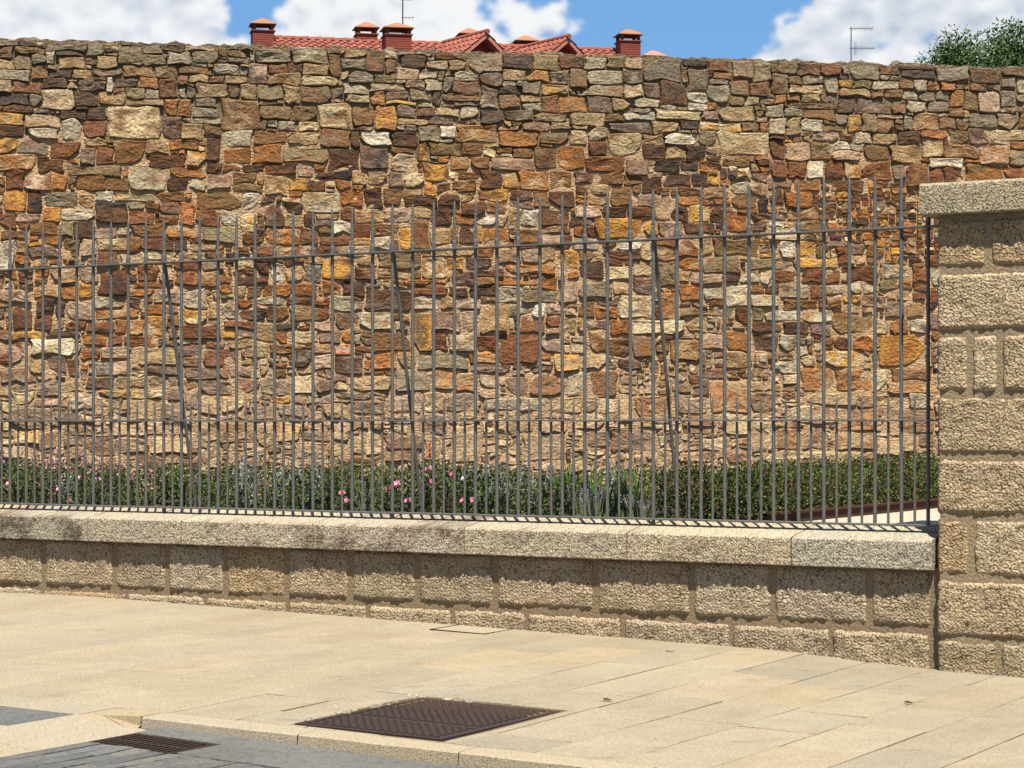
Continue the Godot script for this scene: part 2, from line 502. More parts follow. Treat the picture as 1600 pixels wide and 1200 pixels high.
func make_road() -> void:
	var s := Shape.new()
	var xs := [-60.0, -20.0, -12.0, -8.0, -5.0, -3.0, -2.46, -1.91, -1.0, 0.0, 1.0, 2.0, 4.0, 8.0, 20.0, 60.0]
	var zs := [4.9, 5.17, 5.55, 8.0, 12.0, 40.0]
	for i in xs.size() - 1:
		for k in zs.size() - 1:
			if xs[i] == -2.46 and zs[k] == 5.17: continue   # the drain's shaft
			var q := []
			for c in [[xs[i], zs[k + 1]], [xs[i + 1], zs[k + 1]], [xs[i + 1], zs[k]], [xs[i], zs[k]]]:
				q.append(Vector3(c[0], road_level(c[0], c[1]) - 0.022, c[1]))
			s.quad(q[0], q[1], q[2], q[3], lin(92, 92, 90))
	var root := put("road", s.mesh(), mat.grey_paving)
	structure(root, "grey stone-paved street below the kerb")
	var cols := [lin(143, 142, 138), lin(150, 149, 145), lin(133, 133, 131), lin(156, 154, 148), lin(139, 139, 137), lin(158, 154, 146), lin(146, 147, 146)]
	# gutter slabs along the kerb
	var x := -2.46
	while x < 5.0:
		var x1 := x + rng.randf_range(0.75, 1.0)
		for r in minus([Rect2(x, 4.93, x1 - x, 0.6)], GRATE.grow(0.012)):
			if r.size.x < 0.05 or r.size.y < 0.03: continue
			var q := Shape.new()
			slab(q, r.position.x, r.end.x, r.position.y, r.end.y, road_level, 0.0, 0.02, 0.004, shade(cols[rng.randi() % 5], 0.5), 0.004)
			put("gutter_slab", q.mesh(), mat.grey_paving, root)
		x = x1
	# narrow setts laid across the street
	x = -2.46
	while x < 1.6:
		var z := 5.545 + rng.randf() * -0.3
		while z < 8.2:
			var l := rng.randf_range(0.28, 0.6)
			var z0 := maxf(z, 5.545)
			if z + l > z0 + 0.05:
				var q := Shape.new()
				var c: Color = cols[rng.randi() % cols.size()]
				slab(q, x, x + 0.105, z0, z + l, road_level, rng.randf_range(-0.003, 0.002), 0.02, 0.0035, shade(c, rng.randf_range(0.42, 0.54)), 0.006)
				put("sett", q.mesh(), mat.grey_paving, root)
			z += l
		x += 0.105
	# grey panel beside the ramp strip, with a pale cross band
	x = -2.952
	while x > -8.0:
		var z := 5.06
		var k := 0
		while z < 7.6:
			var l: float = [0.5, 0.22, 0.62, 0.62, 0.62][k]
			var q := Shape.new()
			var c: Color = shade(cols[rng.randi() % 5], 0.52) if k != 1 else shade(lin(214, 200, 172), 0.6)
			slab(q, x - 0.6, x, z, z + l, level, -0.004, 0.05, 0.003, c, 0.002)
			put("panel_slab", q.mesh(), mat.grey_paving, root)
			z += l
			k += 1
		x -= 0.6

func make_garden_ground() -> void:
	var s := Shape.new()
	var n := 44
	for i in n:
		for j in 30:
			var q := []
			for c in [[i, j + 1], [i + 1, j + 1], [i + 1, j], [i, j]]:
				var x := lerpf(-14.0, -1.3, c[0] / float(n))
				var z := lerpf(-12.5, -0.2, c[1] / 30.0)
				q.append(Vector3(x, 0.872 + warp_noise.get_noise_2d(x * 3.0, z * 3.0) * 0.02, z))
			s.quad(q[0], q[1], q[2], q[3], Color(0.13, 0.085, 0.05))
	structure(put("planting_bed", s.mesh(), mat.earth), "brown soil of the garden bed behind the fence")
	var p := Shape.new()
	p.box(Vector3(-1.262, -0.9, -14.0), Vector3(7.0, 0.893, -0.2), lin(214, 204, 184))
	structure(put("gravel_path", p.mesh(), mat.gravel), "pale gravel path between the planting bed and the pillar")
	var b := Shape.new()
	b.box(Vector3(-14.0, -0.9, -12.5), Vector3(-1.29, 0.83, -0.22), Color(0.1, 0.07, 0.05))
	structure(put("garden_terrain", b.mesh(), mat.earth), "raised garden terrain held by the low wall")
	var e := Shape.new()
	e.box(Vector3(-1.288, 0.80, -9.5), Vector3(-1.264, 0.972, -0.24), lin(92, 58, 42))
	e.box(Vector3(-1.3, 0.958, -9.5), Vector3(-1.252, 0.974, -0.24), lin(92, 58, 42))
	var o := put("bed_edging", e.mesh(), mat.rust_steel)
	tag(o, "rusty brown steel edging between the hedge and the gravel path", "edging")

# ------------------------------------------------------------------ granite work
func rough_block(x0: float, x1: float, y0: float, y1: float, back: float, front: float, amp: float, edge: float, tint: Color, step := 0.02, fr := 1.0) -> ArrayMesh:
	# one stone with a split face: an uneven grid whose rim rolls back to the joint; local origin at its centre
	var cx := (x0 + x1) * 0.5
	var cy := (y0 + y1) * 0.5
	var nx := maxi(4, int((x1 - x0) / step))
	var ny := maxi(4, int((y1 - y0) / step))
	var pos := PackedVector3Array()
	var col := PackedColorArray()
	var w := nx + 3
	for j in range(-1, ny + 2):
		for i in range(-1, nx + 2):
			var u := clampf(float(i) / nx, 0.0, 1.0)
			var t := clampf(float(j) / ny, 0.0, 1.0)
			var x := lerpf(x0, x1, u)
			var y := lerpf(y0, y1, t)
			var dx := minf(u, 1.0 - u) * (x1 - x0)
			var dy := minf(t, 1.0 - t) * (y1 - y0)
			var d := minf(dx, dy)
			# round the corners of the outline a little and let the rim wander
			var k := exp(-d / 0.02)
			var ox := warp_noise.get_noise_3d(x * 16.0, y * 16.0, 11.0) * edge * 0.6 * k
			var oy := warp_noise.get_noise_3d(x * 16.0, y * 16.0, 57.0) * edge * 0.6 * k
			var rc := edge * 1.3
			if dx < rc and dy < rc:
				var q := Vector2(rc - dx, rc - dy)
				if q.length() > rc:
					var f := rc / q.length()
					ox += signf(cx - x) * q.x * (1.0 - f)
					oy += signf(cy - y) * q.y * (1.0 - f)
			var roll := 0.0
			if d < edge: roll = edge - sqrt(maxf(0.0, edge * edge - (edge - d) * (edge - d)))
			var z := front + relief_noise.get_noise_3d(x * 24.0 * fr, y * 24.0 * fr, front * 9.0 + x0) * amp + warp_noise.get_noise_3d(x * 5.0, y * 5.0, 80.0) * amp * 0.8 - roll
			if i < 0 or j < 0 or i > nx or j > ny: z = back
			pos.append(Vector3(x + ox - cx, y + oy - cy, z))
			var tn := 1.0 + tone_noise.get_noise_3d(x * 4.0, y * 4.0, 9.0) * 0.2
			col.append(shade(tint, tn))
	var nor := PackedVector3Array()
	nor.resize(pos.size())
	var idx := PackedInt32Array()
	for j in ny + 2:
		for i in nx + 2:
			var a := j * w + i
			var b := a + 1
			var c := a + w + 1
			var d := a + w
			var m := (pos[c] - pos[a]).cross(pos[d] - pos[b])
			for q in [a, b, c, d]: nor[q] += m
			for q in [a, c, b, a, d, c]: idx.append(q)
	for i in nor.size(): nor[i] = nor[i].normalized()
	var arr := []
	arr.resize(Mesh.ARRAY_MAX)
	arr[Mesh.ARRAY_VERTEX] = pos; arr[Mesh.ARRAY_NORMAL] = nor; arr[Mesh.ARRAY_COLOR] = col; arr[Mesh.ARRAY_INDEX] = idx
	var me := ArrayMesh.new()
	me.add_surface_from_arrays(Mesh.PRIMITIVE_TRIANGLES, arr)
	return me

func block(parent: Node, called: String, x0: float, x1: float, y0: float, y1: float, back: float, front: float, amp: float, edge: float, tint: Color, m: Material, step := 0.02, fr := 1.0) -> void:
	put(called, rough_block(x0, x1, y0, y1, back, front, amp, edge, tint, step, fr), m, parent, Vector3((x0 + x1) * 0.5, (y0 + y1) * 0.5, 0))

const MORTAR_TONE := [118, 104, 84]

func crust(p: Vector3, c: Color) -> Color:   # brown lichen crust on some of the coping stones, in ragged patches
	var much := -0.2
	if p.x > -4.78 and p.x < -3.46: much = 0.28
	elif p.x < -7.1: much = 0.44
	elif p.x > -6.05 and p.x < -4.8: much = 0.04
	if p.z < 0.2: much -= 0.3
	var k := clampf(much + tone_noise.get_noise_3d(p.x * 2.4, p.y * 4.0, 2.0) * 1.1 + tone_noise.get_noise_3d(p.x * 30.0, p.y * 30.0, 6.0) * 0.7, 0.0, 0.8)
	return c.lerp(shade(lin(104, 80, 58), 0.65), k)

func make_low_wall() -> void:
	var root := thing("low_wall", "low granite block wall with thick coping that carries the iron fence", "wall")
	var core := Shape.new()
	var mc := shade(lin(154, 134, 106), 0.85)
	core.box(Vector3(-12.6, -0.3, -0.2), Vector3(0.14, 0.66, 0.171), mc)
	put("mortar", core.mesh(), mat.pointing, root)
	var tints := [lin(206, 192, 170), lin(208, 194, 172), lin(202, 190, 172), lin(208, 198, 180), lin(210, 190, 160), lin(198, 186, 166)]
	var ups := [-12.6, -11.9, -11.2, -10.5, -9.85, -9.1, -8.35, -7.583, -6.827, -6.277, -5.699, -5.104, -4.511, -3.91, -3.231, -2.404, -1.647, -1.04, -0.342, 0.095]
	for i in ups.size() - 1:
		var g := 0.018
		block(root, "block", ups[i] + g, ups[i + 1] - g, 0.262 + rng.randf() * 0.012, 0.645, 0.1, 0.178 + rng.randf() * 0.008, 0.013, 0.02, shade(tints[rng.randi() % tints.size()], 0.82), mat.granite)
	var lows := [-12.6, -11.8, -10.9, -10.0, -9.2, -8.4, -7.6, -6.7, -5.9, -5.1, -4.35, -3.6, -2.972, -2.188, -1.345, -0.616, 0.085]
	for i in lows.size() - 1:
		var g := 0.013
		block(root, "block", lows[i] + g, lows[i + 1] - g, -0.06, 0.226 + rng.randf() * 0.012, 0.1, 0.184 + rng.randf() * 0.006, 0.014, 0.02, shade(tints[rng.randi() % tints.size()], 0.78), mat.granite)
	# coping stones: upright face, top sloping up from the street
	var ct := [lin(212, 202, 184), lin(206, 198, 182), lin(208, 197, 178), lin(213, 201, 178), lin(203, 197, 183), lin(204, 195, 178)]
	var cops := [-12.6, -11.4, -10.2, -9.0, -8.0, -7.043, -6.079, -4.81, -3.454, -2.117, -0.873, 0.118]
	for i in cops.size() - 1:
		var x0: float = cops[i] + 0.006
		var x1: float = cops[i + 1] - 0.006
		var c: Color = shade(ct[i % ct.size()], 0.95)
		# stone cross-section from the underside round the front to the back of the top
		var prof := [[-0.19, 0.648], [0.243, 0.648], [0.249, 0.654], [0.25, 0.68], [0.25, 0.705], [0.25, 0.73], [0.25, 0.755], [0.25, 0.78], [0.25, 0.805], [0.249, 0.829], [0.244, 0.838], [0.232, 0.844], [0.15, 0.858], [0.07, 0.871], [0.0, 0.882], [-0.08, 0.896], [-0.18, 0.912], [-0.19, 0.905]]
		var n := maxi(6, int((x1 - x0) / 0.022))
		var pts := []
		for k in n + 1:
			var x := lerpf(x0, x1, float(k) / n)
			var ring := []
			for p in prof:
				var fz := 1.0 if p[0] > 0.2 else 0.35
				var dz := relief_noise.get_noise_3d(x * 22.0, p[1] * 22.0, p[0] * 9.0) * 0.005 * fz
				var dy := relief_noise.get_noise_3d(x * 18.0, p[0] * 18.0, 33.0) * 0.003
				ring.append(Vector3(x - (x0 + x1) * 0.5, p[1] + dy, p[0] + dz))
			pts.append(ring)
		var s := Shape.new()
		for k in n:
			for j in prof.size():
				var m := (j + 1) % prof.size()
				var q := [pts[k][j], pts[k][m], pts[k + 1][m], pts[k + 1][j]]
				var w := []
				for p in q: w.append(crust(p + Vector3((x0 + x1) * 0.5, 0, 0), c))
				s.tri3(q[0], q[1], q[2], w[0], w[1], w[2])
				s.tri3(q[0], q[2], q[3], w[0], w[2], w[3])
		for j in range(1, prof.size() - 1):
			s.tri(pts[0][0], pts[0][j + 1], pts[0][j], c)
			s.tri(pts[n][0], pts[n][j], pts[n][j + 1], c)
		put("coping_stone", s.mesh(), mat.coping, root, Vector3((x0 + x1) * 0.5, 0, 0))
	# joint filling between coping stones
	var j2 := Shape.new()
	j2.box(Vector3(-12.58, 0.652, -0.17), Vector3(0.10, 0.83, 0.240), shade(lin(190, 170, 130), 0.6))
	put("joint_mortar", j2.mesh(), mat.mortar, root)

func make_pillar() -> void:
	var root := thing("gate_pillar", "broad granite block pillar with projecting cap at the end of the fence", "pillar")
	var core := Shape.new()
	core.box(Vector3(0.165, -0.4, -0.62), Vector3(1.46, 2.96, 0.237), shade(lin(166, 146, 117), 0.85))
	put("mortar", core.mesh(), mat.pointing, root)
	var tints := [lin(212, 199, 176), lin(208, 193, 168), lin(211, 197, 174), lin(207, 187, 156), lin(203, 191, 170)]
	# courses from the top: upper and lower edge, then where they are divided
	var courses := [[2.925, 2.62, [0.145, 0.49, 0.93, 1.475]], [2.575, 2.215, [0.145, 0.80, 1.475]], [2.172, 1.815, [0.145, 0.365, 0.565, 1.0, 1.475]], [1.775, 1.41, [0.145, 0.9, 1.475]],
		[1.37, 1.02, [0.145, 0.86, 1.475]], [0.985, 0.625, [0.145, 0.378, 0.95, 1.475]], [0.585, 0.225, [0.145, 0.83, 1.475]], [0.195, -0.12, [0.145, 0.555, 1.1, 1.475]]]
	for c in courses:
		for i in c[2].size() - 1:
			var g := 0.002 if i == 0 else 0.018
			var ge := 0.002 if i == c[2].size() - 2 else 0.018
			var k := rng.randf_range(0.8, 0.88)
			if c[0] < 0.3: k = 0.7
			block(root, "block", c[2][i] + g, c[2][i + 1] - ge, c[1], c[0], -0.6, 0.243 + rng.randf() * 0.008, 0.012, 0.017, shade(tints[rng.randi() % tints.size()], k), mat.granite, 0.018)
	# cap: broad slab with a slightly chipped arris
	var s := Shape.new()
	var x0 := 0.055
	var x1 := 1.56
	var prof := [[-0.7, 2.962], [0.317, 2.962], [0.324, 2.970], [0.326, 3.04], [0.326, 3.10], [0.324, 3.15], [0.314, 3.163], [0.29, 3.170], [-0.2, 3.20], [-0.7, 3.17]]
	var cc := shade(lin(206, 196, 172), 0.84)
	var n := 54
	var pts := []
	for k in n + 1:
		var x := lerpf(x0, x1, float(k) / n)
		var ring := []
		for p in prof:
			ring.append(Vector3(x, p[1] + relief_noise.get_noise_3d(x * 20.0, p[0] * 20.0, 3.0) * 0.004, p[0] + relief_noise.get_noise_3d(x * 22.0, p[1] * 22.0, 8.0) * 0.006))
		pts.append(ring)
	for k in n:
		for j in prof.size():
			var m := (j + 1) % prof.size()
			s.quad(pts[k][j], pts[k][m], pts[k + 1][m], pts[k + 1][j], cc)
	for j in range(1, prof.size() - 1):
		s.tri(pts[0][0], pts[0][j + 1], pts[0][j], cc)
		s.tri(pts[n][0], pts[n][j], pts[n][j + 1], cc)
	put("cap", s.mesh(), mat.coping, root)

# ------------------------------------------------------------------ the old rubble wall
# Stones of the wall: left, bottom, right, top in centimetres along the wall and above the street, then two tones.
const STONES := [
	0,546,15,555,"gg", 17,548,36,556,"km", 46,543,86,555,"gg", 36,544,46,552,"ll", 18,537,46,544,"BB", 0,530,12,543,"bb", 54,536,80,542,"kk", 29,527,43,537,"gg", 15,520,29,535,"GG", 0,521,15,530,"tt",
	46,526,54,540,"ll", 59,522,82,536,"tb", 86,539,99,553,"gg", 118,531,141,546,"GG", 144,544,161,555,"gg", 163,546,181,554,"dd", 187,544,211,554,"pp", 168,529,191,544,"lg", 192,532,213,542,"gg", 181,521,213,529,"bb",
	124,550,140,556,"pp", 100,524,118,534,"tt", 124,516,155,529,"bt", 155,517,178,528,"bG", 144,530,168,539,"GG", 214,522,236,532,"ll", 0,510,27,519,"ll", 31,511,48,526,"bb", 48,512,69,522,"kk", 72,514,87,522,"tt",
	94,515,122,524,"mm", 15,497,42,510,"rr", 42,502,64,511,"dd", 81,500,105,512,"mm", 105,505,114,514,"ww", 114,503,137,515,"dd", 137,504,155,515,"or", 157,494,175,515,"rr", 178,512,187,520,"rr", 190,513,209,519,"tt",
	212,511,224,521,"rr", 226,512,250,519,"tt", 42,479,74,502,"pc", 0,486,29,496,"kk", 30,486,40,497,"gg", 74,486,98,499,"dd", 98,487,124,500,"ty", 125,494,146,503,"GG", 146,494,156,503,"ll", 201,495,229,511,"tt",
	230,497,241,511,"dd", 243,498,259,510,"tt", 125,487,164,494,"tt", 199,488,214,495,"gg", 6,477,30,485,"rd", 2,463,22,475,"yt", 23,461,59,477,"pt", 62,471,83,479,"dd", 89,471,104,485,"dd", 106,453,159,486,"cb",
	164,475,178,491,"oo", 178,477,192,492,"oo", 192,478,217,488,"gg", 183,469,219,477,"ll", 224,463,259,495,"bt", 82,454,103,468,"rr", 59,449,81,470,"ll", 31,451,54,461,"ww", 0,453,23,463,"db", 162,451,182,475,"md",
	182,454,206,468,"tt", 206,461,221,469,"BB", 221,449,252,460,"ll", 81,444,103,453,"tt", 0,433,14,450,"by", 19,434,50,450,"gm", 50,431,80,449,"rb", 80,430,93,444,"mm", 95,428,111,444,"rr", 113,427,145,450,"bb",
	146,438,167,451,"tt", 170,441,195,451,"bo", 189,425,208,441,"yc", 209,429,221,455,"dd", 227,429,253,442,"bo", 145,424,186,438,"dd", 1,418,35,433,"ot", 39,415,60,431,"db", 66,413,118,427,"BG", 131,401,166,423,"lG",
	173,413,209,424,"ob", 209,417,223,429,"dd", 223,420,241,429,"rr", 7,402,24,417,"rr", 24,402,51,415,"pr", 51,402,66,415,"oo", 79,401,101,413,"bb", 107,398,123,413,"bb", 209,405,234,418,"mp", 170,399,190,413,"dd",
	234,408,254,420,"BB", 190,402,204,411,"ll", 294,536,332,554,"Gl", 260,535,294,544,"gg", 332,523,341,542,"bb", 372,529,390,552,"db", 353,543,370,550,"tt", 349,534,371,543,"gg", 391,527,404,539,"bb", 412,534,434,544,"dd",
	426,545,444,553,"gg", 444,544,460,553,"rr", 436,532,456,543,"lt", 458,532,471,542,"tt", 485,532,513,553,"gb", 273,526,289,535,"rb", 290,524,306,533,"dr", 306,522,328,533,"tt", 269,514,303,524,"bt", 304,512,338,522,"cc",
	251,513,269,533,"mp", 359,517,377,529,"gg", 380,518,400,527,"GG", 404,520,426,532,"pt", 428,520,444,532,"ll", 465,521,487,531,"ll", 494,517,513,531,"dm", 376,509,412,517,"tl", 350,504,375,512,"ll", 335,502,349,512,"mm",
	413,513,432,520,"pp", 433,510,454,519,"ll", 454,509,464,520,"gg", 464,510,491,521,"rm", 492,492,510,517,"ml", 262,498,286,512,"GG", 286,494,303,508,"tt", 304,494,332,512,"Gb", 356,495,372,504,"cc", 375,494,389,508,"oo",
	392,498,415,509,"mm", 396,494,421,498,"yt", 417,498,439,510,"GG", 441,493,452,507,"kk", 452,498,490,509,"mb", 468,494,488,498,"gg", 264,478,292,493,"BB", 294,476,319,493,"BB", 323,466,358,494,"cb", 359,474,376,491,"bb",
	386,467,403,493,"yo", 404,481,419,494,"mm", 428,483,443,493,"kr", 444,482,472,493,"tc", 472,483,492,494,"ll", 494,475,513,491,"kk", 306,464,322,474,"cy", 407,474,437,481,"tt", 437,473,463,482,"mm", 466,456,510,475,"to",
	425,458,450,473,"Gg", 450,463,464,473,"ww", 253,449,289,463,"bb", 290,453,320,464,"tt", 326,448,355,465,"bm", 355,448,365,463,"dd", 366,449,396,465,"ww", 397,450,425,466,"dd", 439,442,471,456,"dB", 472,443,493,456,"bb",
	254,430,284,449,"bo", 286,432,332,448,"GB", 332,424,365,446,"dd", 365,426,396,448,"km", 396,423,425,443,"tl", 396,443,417,449,"bb", 425,433,436,450,"by", 460,426,479,442,"ot", 434,415,460,433,"by", 265,417,297,430,"rd",
	245,421,265,429,"dd", 299,417,317,432,"pl", 317,413,358,424,"kk", 358,414,373,424,"bt", 373,414,393,426,"tm", 412,408,431,423,"cc", 393,408,412,423,"mm", 266,400,290,417,"tb", 290,402,311,416,"yy", 461,404,489,417,"bt",
	492,407,513,428,"dd", 472,417,492,425,"bb", 311,402,327,413,"dd", 485,428,503,439,"bb", 516,536,548,552,"dk", 548,535,575,553,"tG", 576,539,602,554,"dr", 603,538,625,554,"ll", 628,540,648,553,"GG", 648,541,666,553,"tt",
	668,528,707,552,"gg", 710,545,735,553,"kk", 518,523,541,535,"tB", 543,522,564,535,"yo", 568,520,586,535,"gt", 588,521,603,535,"bm", 610,522,645,536,"ll", 646,524,668,539,"gd", 511,508,537,517,"kk", 537,509,556,522,"gg",
	557,507,583,519,"ty", 610,508,644,520,"tl", 648,510,664,521,"lt", 670,507,683,521,"md", 686,503,716,526,"dr", 717,518,735,536,"gb", 716,506,735,516,"ww", 717,496,735,505,"ww", 578,490,608,507,"oo", 557,490,573,505,"bo",
	608,491,634,506,"mm", 634,493,652,508,"tt", 662,496,686,507,"ll", 685,486,731,496,"cc", 649,483,678,493,"ww", 512,492,536,505,"bm", 536,500,557,507,"tt", 536,490,557,500,"ll", 522,482,548,490,"dg", 551,482,582,489,"tG",
	593,477,627,490,"tG", 627,482,645,490,"bb", 539,469,563,479,"mr", 565,471,590,480,"tt", 512,452,553,469,"bo", 555,456,587,469,"bG", 587,456,608,471,"tc", 608,459,628,477,"lG", 635,469,673,482,"kg", 676,470,705,483,"tt",
	707,474,728,483,"kk", 691,458,726,470,"wl", 666,460,690,469,"tt", 628,443,666,468,"cb", 666,441,692,458,"dd", 693,441,714,457,"tt", 714,445,731,457,"dk", 608,445,625,459,"dr", 576,431,606,456,"bo", 551,430,574,452,"Bd",
	530,442,551,451,"bb", 606,428,647,443,"rb", 648,424,673,439,"mm", 683,428,708,441,"kk", 709,429,726,441,"kk", 503,428,551,442,"pm", 533,407,563,424,"ot", 565,412,591,430,"bt", 591,415,615,428,"dm", 615,413,641,427,"bb",
	647,414,665,423,"bb", 689,416,717,428,"dd", 673,421,689,428,"tt", 723,417,735,429,"kk", 665,407,684,421,"dd", 516,408,533,421,"ty", 839,536,861,553,"db", 865,538,884,553,"rr", 899,533,925,553,"gg", 931,541,950,552,"dr",
	952,546,989,553,"rd", 954,539,992,546,"kk", 993,535,1027,553,"gg", 1036,536,1068,553,"db", 1068,542,1096,553,"bb", 808,517,827,536,"gb", 827,526,844,536,"bb", 844,526,865,535,"gk", 867,520,882,534,"ll", 827,517,865,526,"tc",
	885,524,899,531,"yb", 900,525,920,533,"GG", 921,526,952,533,"lg", 952,524,968,537,"bb", 970,522,983,537,"lg", 983,523,997,534,"or", 997,524,1014,532,"oo", 1068,533,1086,541,"gg", 1087,527,1096,540,"lg", 887,514,920,524,"tb",
	920,515,933,524,"bb", 934,516,954,524,"bb", 955,512,972,521,"ll", 973,513,991,522,"mm", 991,515,1010,523,"gg", 812,505,825,516,"ob", 825,507,840,517,"bo", 841,507,861,516,"tt", 834,500,881,507,"mb", 881,498,899,513,"dd",
	908,496,942,514,"md", 944,496,960,510,"bb", 960,499,979,511,"ll", 988,499,1009,513,"gm", 1010,507,1025,521,"oo", 1026,506,1042,521,"BB", 1042,505,1067,520,"pp", 1067,512,1083,522,"gg", 805,492,819,504,"ll", 822,490,840,499,"lG",
	847,490,880,499,"br", 927,492,956,496,"pp", 880,485,894,497,"mg", 807,477,825,490,"lt", 826,476,841,490,"tG", 842,477,863,487,"ww", 866,477,886,485,"BB", 894,475,911,493,"By", 911,477,926,493,"tG", 926,478,944,491,"bt",
	956,482,968,497,"gg", 968,481,995,499,"to", 997,482,1014,494,"bm", 1009,494,1021,506,"bb", 1067,487,1088,502,"mt", 1037,486,1059,496,"gg", 1090,490,1096,510,"bo", 923,464,949,477,"tt", 950,466,979,479,"dd", 980,472,1007,481,"oo",
	1007,465,1030,482,"bG", 1033,467,1055,481,"dm", 1056,470,1096,485,"ct", 859,465,884,476,"pm", 902,463,920,475,"lG", 888,465,902,475,"bb", 881,456,897,465,"wl", 897,455,911,463,"ll", 823,444,849,459,"tp", 851,445,875,463,"Bg",
	876,443,906,455,"pt", 807,447,823,463,"dd", 913,446,941,463,"BB", 941,444,976,464,"Bt", 979,449,1001,471,"tc", 1002,451,1041,465,"bt", 1043,444,1079,466,"po", 1079,462,1094,470,"ro", 1079,445,1096,462,"Gg", 990,439,1021,449,"ww",
	847,425,867,444,"wc", 825,427,847,444,"rb", 812,430,825,443,"rm", 867,424,890,442,"rd", 890,431,905,443,"to", 910,428,943,445,"br", 960,419,982,445,"bd", 943,431,959,442,"mm", 1003,424,1027,439,"rr", 987,423,1002,437,"rr",
	1029,428,1065,444,"Bo", 1074,432,1096,444,"ro", 805,414,829,427,"mm", 838,411,861,425,"bo", 879,415,909,424,"db", 741,543,757,552,"rd", 768,537,784,552,"tm", 789,533,808,551,"GG", 818,539,836,552,"bg", 747,531,766,536,"bb",
	742,523,757,531,"gg", 741,505,761,523,"lg", 761,513,782,528,"bG", 786,513,801,527,"br", 765,503,780,513,"BB", 780,502,795,511,"cc", 796,505,812,513,"GG", 751,483,789,502,"tG", 739,496,751,505,"oo", 731,484,751,495,"mp",
	789,484,806,489,"pp", 731,473,774,483,"yc", 774,475,795,483,"BB", 796,477,805,484,"oo", 728,457,746,473,"GG", 747,452,805,473,"tc", 8,376,26,393,"yo", 26,375,42,393,"kk", 42,365,59,381,"yo", 60,367,90,380,"lc",
	93,367,125,387,"kk", 114,387,153,398,"Gt", 153,387,179,399,"bb", 196,381,242,399,"BB", 183,367,196,387,"so", 47,381,75,391,"gg", 16,365,35,375,"pp", 0,358,15,369,"rr", 127,364,153,379,"rm", 153,363,178,375,"bG",
	200,365,220,379,"rb", 96,387,114,395,"ww", 77,380,93,391,"tt", 127,379,143,387,"GG", 143,379,158,387,"dd", 161,375,180,385,"md", 243,383,259,396,"ww", 3,348,28,358,"Bd", 32,352,54,365,"bb", 95,351,113,365,"mp",
	117,351,128,364,"ww", 136,351,164,363,"bm", 166,354,198,363,"to", 209,348,239,363,"Gg", 240,356,256,373,"cy", 224,364,237,375,"ll", 72,354,91,366,"dd", 59,354,72,367,"GG", 14,335,27,348,"tt", 0,319,14,343,"wg",
	29,332,59,342,"mm", 46,342,60,351,"bo", 64,333,78,345,"BB", 79,334,96,346,"pt", 97,338,127,350,"tc", 127,339,141,351,"bb", 144,337,162,351,"rd", 165,338,174,352,"dd", 174,338,190,351,"dd", 190,337,213,348,"tt",
	96,325,118,338,"rd", 148,329,172,337,"cc", 119,324,144,333,"ct", 184,330,201,337,"tt", 52,304,77,318,"tp", 77,305,96,319,"lp", 139,308,157,323,"rr", 157,305,175,319,"tp", 175,317,199,328,"rr", 175,305,200,316,"ro",
	200,304,216,318,"tb", 97,291,123,316,"dr", 62,290,77,304,"oo", 78,291,90,304,"oy", 38,287,59,302,"to", 136,300,161,305,"ob", 131,291,151,297,"oo", 0,285,27,294,"pr", 153,287,181,299,"pm", 185,280,206,298,"lp",
	98,280,125,291,"lG", 126,278,141,291,"dm", 40,274,54,287,"dd", 68,266,91,284,"pp", 97,267,133,278,"ot", 185,262,209,275,"yc", 209,271,220,283,"tB", 222,271,238,285,"lp", 15,259,31,276,"dr", 31,256,52,274,"dr",
	54,268,66,280,"dd", 52,256,66,268,"tt", 66,256,84,265,"rr", 86,253,111,266,"dr", 115,252,127,266,"oo", 127,254,145,268,"to", 145,254,161,268,"yt", 184,251,219,262,"rr", 228,260,253,268,"rr", 14,246,45,256,"by",
	45,247,77,256,"dd", 30,231,69,247,"cw", 80,239,103,252,"or", 125,240,153,252,"or", 108,240,124,252,"rr", 223,248,238,260,"yy", 238,249,253,260,"pp", 0,224,21,242,"rp", 139,222,175,239,"tG", 82,226,100,239,"ro",
	100,227,128,239,"pt", 30,214,46,230,"tt", 46,216,65,230,"mr", 115,211,128,225,"pp", 151,209,177,220,"md", 190,207,218,220,"mm", 209,220,242,235,"rm", 4,202,26,214,"gb", 97,209,109,222,"gg", 65,212,78,224,"rm",
	230,208,249,221,"pm", 178,234,199,240,"mm", 236,399,266,407,"BB", 306,380,342,402,"lt", 346,385,365,400,"or", 269,364,288,383,"dm", 288,378,306,385,"dd", 289,365,305,377,"tt", 305,365,320,378,"dd", 324,372,343,380,"tt",
	344,371,359,385,"rr", 338,358,355,371,"ww", 270,348,303,364,"ot", 304,346,322,364,"bd", 322,345,352,357,"br", 320,365,334,371,"mm", 322,357,334,365,"bb", 255,336,274,346,"rr", 248,349,268,356,"db", 279,336,295,345,"tt",
	297,336,315,346,"rp", 317,337,335,345,"dd", 240,321,256,333,"ct", 272,309,287,324,"ww", 287,311,305,322,"tt", 330,311,355,334,"yd", 308,308,321,322,"gg", 238,313,254,321,"rb", 259,314,271,324,"dr", 240,303,271,313,"db",
	240,291,248,303,"tt", 248,291,262,302,"bm", 263,291,274,303,"ob", 278,293,293,308,"ro", 297,294,316,305,"ro", 328,295,348,308,"oo", 348,294,365,308,"dk", 259,283,290,291,"lG", 290,283,312,292,"dm", 317,286,333,292,"ro",
	338,282,356,294,"lG", 240,281,254,289,"ro", 241,268,266,280,"km", 268,266,291,283,"db", 291,267,329,283,"bt", 341,258,365,275,"mb", 318,257,337,267,"tp", 255,247,275,266,"tt", 278,257,295,266,"kk", 289,243,318,257,"cc",
